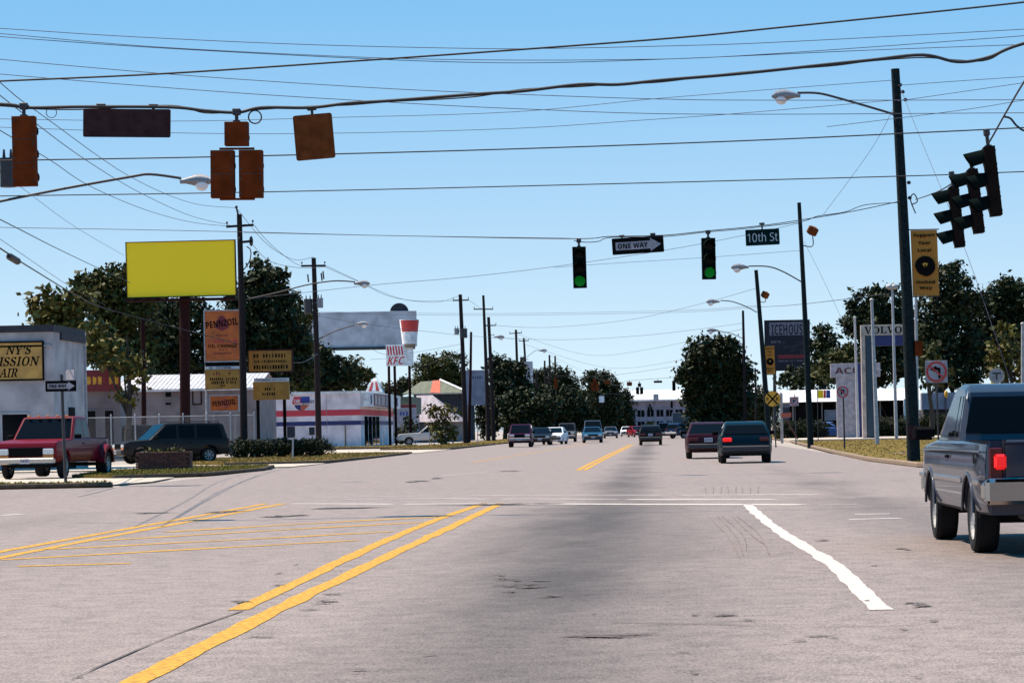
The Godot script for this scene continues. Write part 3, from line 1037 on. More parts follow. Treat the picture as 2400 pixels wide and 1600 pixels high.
func traffic_signal(label: String, px: float, py: float, z: float, yaw: float, face: float, lit: int, housing: Material, w := 0.345, group := "", lean := 0.0, dog := false, hang := 0.16) -> void:
	var t := thing("traffic_signal", label, "traffic signal", at(px, py, z), group, yaw, lean)
	hanger(t, Vector3.ZERO, hang)
	if dog:
		signal_head(t, Vector3.ZERO, w, face, -1, housing, 1)
		for s in [-1, 1]:
			signal_head(t, Vector3(s * w * 0.61, -w * 1.22, 0), w, face, -1, housing, 2)
		var st := S()
		box(st, Vector3(0, -w * 1.13, 0), Vector3(w * 1.5, 0.03, 0.05))
		box(st, Vector3(0, -w * 3.3, 0), Vector3(w * 1.5, 0.03, 0.05))
		part(t, "bracket", st, housing)
	else:
		signal_head(t, Vector3.ZERO, w, face, lit, housing, 3)

func hung_sign(called: String, label: String, z: float, x0: float, y0: float, x1: float, y1: float, lean: float, m: Material, hang := 0.12, group := "") -> Node3D:
	var t := thing(called, label, "sign", at((x0 + x1) / 2, (y0 + y1) / 2, z), group, 0, lean)
	var w := (x1 - x0) * z / F
	var h := (y1 - y0) * z / F
	var st := S()
	plate(st, rrect(w, h, minf(w, h) * 0.06), -0.01, 0.006)
	part(t, "panel", st, m)
	st = S()
	for k in ([-0.3, 0.3] if w > 1.0 else [0.0]):
		box(st, Vector3(k * w, h / 2 + hang / 2, -0.02), Vector3(0.04, hang + 0.05, 0.02))
		box(st, Vector3(k * w, h / 2 + hang, -0.02), Vector3(0.14, 0.06, 0.06), Basis.IDENTITY, 0.01)
	part(t, "clamp", st, M.dark_steel)
	t.set_meta("w", w)
	t.set_meta("h", h)
	return t

func one_way(t: Node3D, w: float, h: float, z := 0.008) -> void:
	var st := S()
	var a := PackedVector2Array([Vector2(-w * 0.43, -h * 0.24), Vector2(w * 0.24, -h * 0.24), Vector2(w * 0.24, -h * 0.4), Vector2(w * 0.45, 0), Vector2(w * 0.24, h * 0.4), Vector2(w * 0.24, h * 0.24), Vector2(-w * 0.43, h * 0.24)])
	plate(st, a, z, z + 0.004)
	var arrow := part(t, "arrow", st, M.sign_white)
	lettering(arrow, "ONE WAY", Vector3(-w * 0.1, 0, z + 0.005), w * 0.58, h * 0.3, M.ink)

# ---------------------------------------------------------------- posts with signs
func post_sign(called: String, label: String, basex: float, z: float, top: Array, r := 0.03, group := "") -> Node3D:
	var b := foot(basex, z)
	var tp := at(top[0], top[1], z) - b
	var t := thing(called, label, "sign", b + Vector3(0, 0.0, 0), group)
	var st := S()
	tube(st, [Vector3(0, -0.1, 0), tp], r, 8)
	part(t, "post", st, M.dark_steel)
	return t

func panel(t: Node3D, called: String, z: float, x0: float, y0: float, x1: float, y1: float, m: Material, d := 0.05, zoff := 0.06, frame: Material = null) -> MeshInstance3D:
	var c := at((x0 + x1) / 2, (y0 + y1) / 2, z) - t.position + Vector3(0, 0, zoff)
	var w := (x1 - x0) * z / F
	var h := (y1 - y0) * z / F
	var st := S()
	box(st, Vector3(0, 0, -d / 2), Vector3(w, h, d), Basis.IDENTITY, 0.01)
	var o := part(t, called, st, m)
	o.position = c
	if frame:
		st = S()
		var b := 0.06
		for s in [-1, 1]:
			box(st, Vector3(s * (w / 2 + b / 2), 0, -d / 2 + 0.015), Vector3(b, h + 2 * b, d + 0.03))
			box(st, Vector3(0, s * (h / 2 + b / 2), -d / 2 + 0.015), Vector3(w, b, d + 0.03))
		part(o, "frame", st, frame)
	return o

func ring_sign(t: Node3D, called: String, c: Vector3, r: float, face: Material, ring: Material) -> MeshInstance3D:
	var st := S()
	plate(st, circle(r, 28), -0.008, 0.006)
	var o := part(t, called, st, face)
	o.position = c
	st = S()
	annulus(st, r * 0.78, r * 0.98, 0.010)
	part(o, "ring", st, ring)
	return o

# ---------------------------------------------------------------- vehicles
func inset(poly: PackedVector2Array, d: float) -> PackedVector2Array:      # clockwise in (s, y)
	var o := PackedVector2Array()
	var n := poly.size()
	for i in n:
		var a := (poly[i] - poly[(i - 1 + n) % n]).normalized()
		var b := (poly[(i + 1) % n] - poly[i]).normalized()
		var na := Vector2(a.y, -a.x)
		var nb := Vector2(b.y, -b.x)
		var m := (na + nb)
		m = m / maxf(m.dot(na), 0.4)
		o.append(poly[i] + m * d)
	return o

func hull(parent: Node3D, called: String, poly: PackedVector2Array, wf: Callable, ch: float, m: Material, skip = null, gs := 0.5, gy := 0.14) -> MeshInstance3D:
	var st := S()
	var pin := inset(poly, ch)
	var lo := pin[0]
	var hi := pin[0]
	for p in pin:
		lo = lo.min(p)
		hi = hi.max(p)
	var put := func(p: Vector2, side: float) -> void:
		var e := 0.01
		var w: float = wf.call(p.x, p.y)
		var n := Vector3(side, -(wf.call(p.x, p.y + e) - w) / e, -(wf.call(p.x + e, p.y) - w) / e).normalized()
		st.set_normal(n)
		st.add_vertex(Vector3(side * w, p.y, p.x))
	var s := lo.x
	while s < hi.x:
		var y := lo.y
		while y < hi.y:
			var cell := PackedVector2Array([Vector2(s, y), Vector2(s + gs, y), Vector2(s + gs, y + gy), Vector2(s, y + gy)])
			for g in Geometry2D.intersect_polygons(pin, cell):
				var idx := Geometry2D.triangulate_polygon(g)
				for i in range(0, idx.size(), 3):
					var a: Vector2 = g[idx[i]]
					var b: Vector2 = g[idx[i + 1]]
					var c: Vector2 = g[idx[i + 2]]
					if (b - a).cross(c - a) < 0:
						var tt := b
						b = c
						c = tt
					for side in [1.0, -1.0]:      # seen from outside the order runs clockwise
						for p in ([a, b, c] if side > 0 else [a, c, b]):
							put.call(p, side)
			y += gy
		s += gs
	var n := poly.size()
	var en := []
	for i in n:
		var d := poly[(i + 1) % n] - poly[i]
		en.append(Vector2(-d.y, d.x).normalized())
	for i in n:
		var j := (i + 1) % n
		var out := Vector3(0, en[i].y, en[i].x)
		for side in [1.0, -1.0]:
			var wi: float = wf.call(pin[i].x, pin[i].y)
			var wj: float = wf.call(pin[j].x, pin[j].y)
			quad(st, Vector3(side * wi, pin[i].y, pin[i].x), Vector3(side * wj, pin[j].y, pin[j].x), Vector3(side * (wj - ch), poly[j].y, poly[j].x), Vector3(side * (wi - ch), poly[i].y, poly[i].x), out + Vector3(side, 0, 0))
		if skip != null and skip.call(poly[i], poly[j]):
			continue
		var a := Vector3(0, poly[i].y, poly[i].x)
		var b := Vector3(0, poly[j].y, poly[j].x)
		var wa := Vector3(wf.call(pin[i].x, pin[i].y) - ch, 0, 0)
		var wb := Vector3(wf.call(pin[j].x, pin[j].y) - ch, 0, 0)
		var ni: Vector2 = en[i]
		var na: Vector2 = (ni + en[(i - 1 + n) % n]).normalized() if ni.dot(en[(i - 1 + n) % n]) > 0.8 else ni
		var nb: Vector2 = (ni + en[j]).normalized() if ni.dot(en[j]) > 0.8 else ni
		var vs := [[a - wa, na], [b - wb, nb], [b + wb, nb], [a + wa, na]]
		var fn: Vector3 = (vs[2][0] - vs[0][0]).cross(vs[1][0] - vs[0][0])
		var ord := [0, 1, 2, 0, 2, 3] if fn.dot(out) > 0 else [0, 2, 1, 0, 3, 2]
		for e in ord:
			st.set_normal(Vector3(0, vs[e][1].y, vs[e][1].x))
			st.add_vertex(vs[e][0])
	return part(parent, called, st, m)

func side_panel(parent: Node3D, called: String, poly: PackedVector2Array, wf: Callable, off: float, m: Material, sides := [1.0, -1.0]) -> void:
	for side in sides:
		var st := S()
		var idx := Geometry2D.triangulate_polygon(poly)
		for i in range(0, idx.size(), 3):
			var v := []
			for k in 3:
				var p := poly[idx[i + k]]
				v.append(Vector3(side * (wf.call(p.x, p.y) + off), p.y, p.x))
			tri(st, v[0], v[1], v[2], Vector3(side, 0, 0))
		part(parent, called, st, m)

func wheel_meshes(r: float, w: float) -> Array:
	var key := "%.2f_%.2f" % [r, w]
	if wheel_cache.has(key):
		return wheel_cache[key]
	var st := S()
	var prof := [[r * 0.62, -w * 0.42], [r * 0.80, -w * 0.5], [r * 0.95, -w * 0.46], [r, -w * 0.3], [r, w * 0.3], [r * 0.95, w * 0.46], [r * 0.80, w * 0.5], [r * 0.62, w * 0.42]]
	var n := 28
	for k in n:
		for i in prof.size() - 1:
			var q := []
			for e in [[i, k], [i + 1, k], [i + 1, k + 1], [i, k + 1]]:
				var a: float = TAU * e[1] / n
				q.append(Vector3(prof[e[0]][1], prof[e[0]][0] * cos(a), prof[e[0]][0] * sin(a)))
			var mid: Vector3 = (q[0] + q[2]) / 2
			quad(st, q[0], q[1], q[2], q[3], Vector3(mid.x * 1.5, mid.y, mid.z))
	var ty := st.commit()
	st = S()
	for sx in [-1.0, 1.0]:
		for k in n:
			var a := TAU * k / n
			var b := TAU * (k + 1) / n
			var A := Vector3(0, cos(a), sin(a))
			var B := Vector3(0, cos(b), sin(b))
			var o := Vector3(sx * w * 0.44, 0, 0)
			var i := Vector3(sx * w * 0.30, 0, 0)
			quad(st, A * r * 0.64 + o, B * r * 0.64 + o, B * r * 0.55 + i, A * r * 0.55 + i, Vector3(sx, 0, 0))
			if k % 4 < 2:
				quad(st, A * r * 0.55 + i, B * r * 0.55 + i, B * r * 0.2 + o * 0.9, A * r * 0.2 + o * 0.9, Vector3(sx, 0, 0))
			tri(st, o * 0.95, A * r * 0.2 + o * 0.9, B * r * 0.2 + o * 0.9, Vector3(sx, 0, 0))
	for k in n:
		var a := TAU * k / n
		var b := TAU * (k + 1) / n
		var A := Vector3(0, cos(a), sin(a)) * r * 0.635
		var B := Vector3(0, cos(b), sin(b)) * r * 0.635
		quad(st, A - Vector3(w * 0.44, 0, 0), B - Vector3(w * 0.44, 0, 0), B + Vector3(w * 0.44, 0, 0), A + Vector3(w * 0.44, 0, 0), A)
	var rim := st.commit()
	st = S()
	cyl(st, Vector3(-w * 0.2, 0, 0), Vector3(w * 0.2, 0, 0), r * 0.56, 20)
	wheel_cache[key] = [ty, rim, st.commit()]
	return wheel_cache[key]

func add_wheel(t: Node3D, p: Vector3, r: float, w: float, rim: Material) -> void:
	var n := Node3D.new()
	n.name = "wheel"
	t.add_child(n, true)
	n.position = p
	var ms := wheel_meshes(r, w)
	mesh_node("tyre", ms[0], M.rubber, n)
	mesh_node("rim", ms[1], rim, n)
	mesh_node("drum", ms[2], M.underbody, n)

func v2(list: Array) -> PackedVector2Array:
	var o := PackedVector2Array()
	for p in list:
		o.append(Vector2(p[0], p[1]))
	return o

func cross_pane(parent: Node3D, called: String, a: Vector2, b: Vector2, wf: Callable, margin: float, m: Material, off := 0.008) -> void:
	var d := (b - a).normalized()
	var n := Vector2(-d.y, d.x)
	if n.y < 0:
		n = -n
	var A := a + d * 0.05 + n * off
	var B := b - d * 0.05 + n * off
	var wa: float = wf.call(a.x, a.y) - margin
	var wb: float = wf.call(b.x, b.y) - margin
	var st := S()
	quad(st, Vector3(-wa, A.y, A.x), Vector3(wa, A.y, A.x), Vector3(wb, B.y, B.x), Vector3(-wb, B.y, B.x), Vector3(0, n.y, n.x))
	part(parent, called, st, m)

# sp: W, L, y0, belt, top (upper outline rear to front), green (cabin outline), wins, wheels [front, rear], r, tum, kind
func vehicle(called: String, label: String, category: String, pos: Vector3, yaw: float, sp: Dictionary, pm: Material, group := "") -> Node3D:
	var t := thing(called, label, category, pos, group, yaw)
	var W: float = sp.W
	var r: float = sp.r
	var y0: float = sp.y0
	var belt: float = sp.belt
	var tum: float = sp.get("tum", 0.2)
	var poly := v2(sp.top)
	var sr: float = poly[0].x
	var sf: float = poly[-1].x
	for q in poly:
		sr = minf(sr, q.x)
		sf = maxf(sf, q.x)
	var ra := r + 0.07
	for ax in sp.wheels:
		var dx := sqrt(maxf(ra * ra - (r - y0) * (r - y0), 0.01))
		var a0 := atan2(y0 - r, dx)
		for k in 11:
			var a := lerpf(a0, PI - a0, k / 10.0)
			poly.append(Vector2(ax + cos(a) * ra, r + sin(a) * ra))
	var mid := (sr + sf) / 2
	var half := (sf - sr) / 2
	var taper: float = sp.get("taper", 0.12)
	var wf := func(s: float, y: float) -> float:
		var u := (y - y0) / (belt - y0)
		var lowc := clampf(1.0 - u * 3.0, 0, 1)
		var hic := clampf((u - 0.55) / 0.45, 0, 1.3)
		var e := clampf((absf(s - mid) / half - 0.8) / 0.2, 0, 1)
		return W / 2 * (1.0 - 0.05 * lowc * lowc - 0.04 * hic * hic) * (1.0 - taper * e * e)
	var roof := 0.0
	for p in sp.green:
		roof = maxf(roof, p[1])
	var gf := func(s: float, y: float) -> float:
		var v := clampf((y - belt) / (roof - belt), -0.3, 1.1)
		return W / 2 * (0.945 - tum * v * (0.8 + 0.2 * v))
	var skip = null
	if sp.has("bed"):
		var bed: Array = sp.bed
		skip = func(a: Vector2, b: Vector2) -> bool: return a.y > belt - 0.1 and b.y > belt - 0.1 and maxf(a.x, b.x) < bed[1] + 0.01
	var body := hull(t, "body", poly, wf, 0.03, pm, skip)
	var cab := hull(t, "cabin", v2(sp.green), gf, 0.045, pm)
	for wn in sp.wins:
		side_panel(cab, "side_window", v2(wn), gf, 0.006, M.glass)
	cross_pane(cab, "windscreen", v2(sp.ws)[0], v2(sp.ws)[1], gf, 0.075, M.glass)
	cross_pane(cab, "rear_window", v2(sp.rw)[0], v2(sp.rw)[1], gf, sp.get("rw_margin", 0.08), M.glass)
	if sp.has("bed"):
		var b0: float = sp.bed[0]
		var b1: float = sp.bed[1]
		var fl := 0.62
		var wi := W / 2 - 0.12
		var wo := W / 2 * 0.96 - 0.02
		var st := S()
		quad(st, Vector3(-wi, fl, b0), Vector3(wi, fl, b0), Vector3(wi, fl, b1), Vector3(-wi, fl, b1), Vector3.UP)
		for s in [-1.0, 1.0]:
			quad(st, Vector3(s * wi, fl, b0), Vector3(s * wi, fl, b1), Vector3(s * wi, belt, b1), Vector3(s * wi, belt, b0), Vector3(-s, 0, 0))
			quad(st, Vector3(s * wi, belt, b0 - 0.06), Vector3(s * wi, belt, b1), Vector3(s * wo, belt, b1), Vector3(s * wo, belt, b0 - 0.06), Vector3.UP)
		quad(st, Vector3(-wi, fl, b0), Vector3(wi, fl, b0), Vector3(wi, belt, b0), Vector3(-wi, belt, b0), Vector3(0, 0, 1))
		quad(st, Vector3(-wo, belt, sr + 0.02), Vector3(wo, belt, sr + 0.02), Vector3(wo, belt, b0), Vector3(-wo, belt, b0), Vector3.UP)
		quad(st, Vector3(-wi, fl, b1), Vector3(wi, fl, b1), Vector3(wi, belt, b1), Vector3(-wi, belt, b1), Vector3(0, 0, -1))
		part(t, "bed", st, pm)
	var tw: float = sp.get("tyre", 0.21)
	var rim: Material = sp.get("rim", M.rim)
	for ax in sp.wheels:
		for s in [-1.0, 1.0]:
			var dual: bool = sp.get("dual", false) and ax < mid
			add_wheel(t, Vector3(s * (W / 2 - tw / 2 - 0.03 + (0.14 if dual else 0.0)), r, ax), r, tw * (1.7 if dual else 1.0), rim)
	# underside
	var st := S()
	box(st, Vector3(0, y0 + 0.06, mid), Vector3(W * 0.62, 0.12, (sf - sr) * 0.86))
	for ax in sp.wheels:
		cyl(st, Vector3(-W / 2 + 0.2, r, ax), Vector3(W / 2 - 0.2, r, ax), 0.06, 8)
	part(t, "chassis", st, M.underbody)
	# bumpers, lamps, plates, mirrors
	var bw: float = wf.call(sr, 0.5) * 2.0
	var by: float = sp.get("bumper_y", 0.48)
	var bm: Material = sp.get("bumper", M.dark_steel)
	for e in [[sr - 0.05, "rear_bumper"], [sf + 0.05, "front_bumper"]]:
		st = S()
		box(st, Vector3(0, by, e[0]), Vector3(bw + 0.06, sp.get("bumper_h", 0.2), 0.16), Basis.IDENTITY, 0.035)
		part(t, e[1], st, bm)
	var hl: float = sp.get("lamp_y", 0.68)
	for s in [-1.0, 1.0]:
		st = S()
		var lw: float = sp.get("lamp_w", 0.3)
		box(st, Vector3(s * (bw / 2 - lw / 2 - 0.02), hl, sf - 0.005), Vector3(lw, sp.get("lamp_h", 0.15), 0.06), Basis.IDENTITY, 0.02)
		part(t, "headlight", st, M.head_lens)
		st = S()
		box(st, Vector3(s * (bw / 2 - lw / 2 - 0.02), hl - sp.get("lamp_h", 0.15) / 2 - 0.05, sf - 0.005), Vector3(lw, 0.08, 0.055), Basis.IDENTITY, 0.01)
		part(t, "indicator", st, M.amber_lit if sp.get("blink", 0.0) == s else M.amber)
		st = S()
		var tl: Array = sp.get("tail", [0.32, 0.16, 0.78])
		box(st, Vector3(s * (bw / 2 - tl[0] / 2 - 0.01 - sp.get("tail_in", 0.0)), tl[2], sr - 0.005 - sp.get("tail_z", 0.0)), Vector3(tl[0], tl[1], 0.07), Basis.IDENTITY, 0.02)
		part(t, "tail_light", st, M.red_lit if (sp.get("brake", 0.0) == s or sp.get("brake", 0.0) == 2.0) else M.tail_red)
		st = S()
		box(st, Vector3(s * (W / 2 + sp.get("mirror_out", 0.07)), belt + 0.07, sp.get("mirror", 0.6)), Vector3(0.22, 0.14, 0.1), Basis.IDENTITY, 0.03)
		part(t, "mirror", st, sp.get("mirror_m", M.black))
	st = S()
	box(st, Vector3(0, hl, sf - 0.01), Vector3(bw - 2 * sp.get("lamp_w", 0.3) - 0.06, sp.get("grille_h", 0.2), 0.06), Basis.IDENTITY, 0.01)
	for k in 4:
		box(st, Vector3(0, hl + (k - 1.5) * 0.25 * sp.get("grille_h", 0.2), sf + 0.022), Vector3(bw - 2 * sp.get("lamp_w", 0.3) - 0.1, 0.012, 0.012))
	part(t, "grille", st, M.black)
	for e in [[sr - 0.06, sp.get("plate_y", 0.75), -1.0], [sf + 0.135, by, 1.0]]:
		st = S()
		box(st, Vector3(0, e[1], e[0] - (0.0 if e[2] > 0 else -0.02)), Vector3(0.31, 0.155, 0.02))
		var pl := part(t, "number_plate", st, M.plate)
		st = S()
		rng.seed = int(pos.x * 10)
		for k in 6:
			box(st, Vector3(-0.11 + k * 0.044, e[1], e[0] - (0.0 if e[2] > 0 else -0.02) + e[2] * 0.012), Vector3(0.022, 0.07, 0.004))
		part(pl, "plate_print", st, M.ink)
	for s in [-1.0, 1.0]:      # door lines and handles
		for dl in sp.get("doors", []):
			st = S()
			var w1: float = wf.call(dl, 0.5)
			var w2: float = wf.call(dl, belt - 0.05)
			quad(st, Vector3(s * (w1 + 0.003), y0 + 0.1, dl - 0.006), Vector3(s * (w1 + 0.003), y0 + 0.1, dl + 0.006), Vector3(s * (w2 + 0.003), belt - 0.05, dl + 0.006), Vector3(s * (w2 + 0.003), belt - 0.05, dl - 0.006), Vector3(s, 0, 0))
			part(body, "door_seam", st, M.black)
			st = S()
			box(st, Vector3(s * (wf.call(dl, belt - 0.16) + 0.012), belt - 0.16, dl + 0.12), Vector3(0.025, 0.035, 0.15), Basis.IDENTITY, 0.008)
			part(body, "door_handle", st, M.black)
	return t

func sedan(h := 1.4, hatch := false) -> Dictionary:
	var b := 0.94 * h / 1.4
	var sp := {"W": 1.72, "y0": 0.24, "belt": b, "r": 0.3, "wheels": [1.35, -1.3], "tum": 0.22, "doors": [-0.55, 0.35], "lamp_y": 0.62, "tail": [0.36, 0.14, 0.74], "plate_y": 0.72, "mirror": 0.75}
	if hatch:
		sp.top = [[-1.98, 0.3], [-2.02, 0.55], [-1.98, 0.8], [-1.92, b], [-1.0, b + 0.02], [0.85, b], [1.5, b - 0.12], [1.95, b - 0.22], [2.06, b - 0.34], [2.06, 0.4], [2.0, 0.28]]
		sp.green = [[-1.9, b - 0.03], [-1.5, h - 0.1], [-1.15, h - 0.02], [-0.5, h], [0.0, h - 0.03], [0.95, b - 0.03]]
		sp.rw = [[-1.9, b], [-1.5, h - 0.1]]
		sp.wins = [[[-1.62, b + 0.05], [-1.3, h - 0.11], [-0.62, h - 0.09], [-0.62, b + 0.04]], [[-0.55, b + 0.04], [-0.55, h - 0.09], [-0.05, h - 0.11], [0.62, b + 0.04]]]
		sp.ws = [[0.0, h - 0.03], [0.95, b - 0.03]]
		sp.wheels = [1.25, -1.25]
	else:
		sp.top = [[-2.28, 0.3], [-2.33, 0.55], [-2.3, 0.8], [-2.22, b - 0.01], [-1.45, b + 0.02], [0.85, b], [1.6, b - 0.1], [2.15, b - 0.2], [2.28, b - 0.33], [2.3, 0.42], [2.24, 0.28]]
		sp.green = [[-1.65, b - 0.03], [-1.0, h - 0.06], [-0.7, h - 0.01], [-0.3, h], [0.1, h - 0.03], [1.0, b - 0.03]]
		sp.rw = [[-1.65, b - 0.02], [-1.0, h - 0.06]]
		sp.wins = [[[-1.3, b + 0.04], [-0.92, h - 0.11], [-0.35, h - 0.08], [-0.35, b + 0.04]], [[-0.28, b + 0.04], [-0.28, h - 0.08], [0.08, h - 0.11], [0.72, b + 0.04]]]
		sp.ws = [[0.1, h - 0.03], [1.0, b - 0.03]]
	return sp

func wagon(h := 1.75, L := 4.6, W := 1.8) -> Dictionary:
	var b := 1.05 * h / 1.75
	var f := L / 2
	return {"W": W, "y0": 0.36, "belt": b, "r": 0.36, "wheels": [f - 0.85, -f + 0.95], "tum": 0.13, "doors": [-0.7, 0.35], "lamp_y": 0.82, "tail": [0.16, 0.32, 0.92], "plate_y": 0.7, "mirror": f - 1.5, "bumper": M.steel, "bumper_y": 0.56, "lamp_w": 0.34,
		"top": [[-f, 0.4], [-f - 0.02, 0.7], [-f + 0.02, b], [0.0, b + 0.01], [f - 1.3, b], [f - 0.25, b - 0.07], [f - 0.03, b - 0.16], [f, 0.6], [f - 0.03, 0.4]],
		"green": [[-f + 0.03, b - 0.03], [-f + 0.22, h - 0.1], [-f + 0.4, h - 0.02], [0.0, h], [f - 1.95, h - 0.03], [f - 1.15, b - 0.03]],
		"rw": [[-f + 0.03, b], [-f + 0.22, h - 0.1]], "ws": [[f - 1.95, h - 0.03], [f - 1.15, b - 0.03]],
		"wins": [[[-f + 0.3, b + 0.04], [-f + 0.42, h - 0.13], [-0.95, h - 0.11], [-0.95, b + 0.04]], [[-0.85, b + 0.04], [-0.85, h - 0.11], [-0.1, h - 0.11], [-0.1, b + 0.04]], [[0.0, b + 0.04], [0.0, h - 0.11], [f - 2.0, h - 0.13], [f - 1.4, b + 0.04]]]}

func pickup(L: float, W: float, h: float, belt: float, cab0: float, cab1: float, wb: Array, r: float, y0: float) -> Dictionary:
	var f := L / 2
	return {"W": W, "y0": y0, "belt": belt, "r": r, "wheels": wb, "tum": 0.13, "doors": [cab1 - 1.25], "lamp_y": belt - 0.4, "tail": [0.17, 0.34, belt - 0.28], "plate_y": 0.58, "mirror": cab1 - 0.25, "bumper": M.chrome, "bumper_y": y0 + 0.2, "bumper_h": 0.24, "lamp_w": 0.4, "taper": 0.06, "bed": [-f + 0.08, cab0 - 0.02],
		"top": [[-f, y0], [-f - 0.01, y0 + 0.35], [-f + 0.01, belt], [cab0 - 0.03, belt], [cab0, belt], [cab1, belt], [f - 0.35, belt - 0.06], [f - 0.08, belt - 0.12], [f, belt - 0.26], [f, y0 + 0.2], [f - 0.03, y0]],
		"green": [[cab0, belt - 0.03], [cab0 + 0.16, h - 0.09], [cab0 + 0.3, h - 0.02], [(cab0 + cab1) / 2 - 0.2, h], [cab1 - 0.78, h - 0.03], [cab1 - 0.02, belt - 0.03]],
		"rw": [[cab0, belt + 0.02], [cab0 + 0.16, h - 0.09]], "ws": [[cab1 - 0.78, h - 0.03], [cab1 - 0.02, belt - 0.03]],
		"wins": [[[cab0 + 0.2, belt + 0.04], [cab0 + 0.28, h - 0.13], [cab1 - 1.42, h - 0.12], [cab1 - 1.42, belt + 0.04]], [[cab1 - 1.33, belt + 0.04], [cab1 - 1.33, h - 0.12], [cab1 - 0.86, h - 0.13], [cab1 - 0.3, belt + 0.04]]]}

# ---------------------------------------------------------------- buildings
func wall_box(t: Node3D, called: String, c: Vector3, size: Vector3, m: Material) -> MeshInstance3D:
	var st := S()
	box(st, c, size)
	return part(t, called, st, m)

func opening(t: Node3D, called: String, c: Vector3, w: float, h: float, m: Material, frame: Material = null) -> void:    # a leaf or pane set in a frame on a +z wall
	var st := S()
	box(st, Vector3(0, 0, 0.01), Vector3(w, h, 0.02))
	var o := part(t, called, st, m)
	o.position = c
	if frame:
		st = S()
		for s in [-1, 1]:
			box(st, Vector3(s * (w / 2 + 0.04), 0, 0.03), Vector3(0.08, h + 0.16, 0.06))
			box(st, Vector3(0, s * (h / 2 + 0.04), 0.03), Vector3(w, 0.08, 0.06))
		part(o, "frame", st, frame)

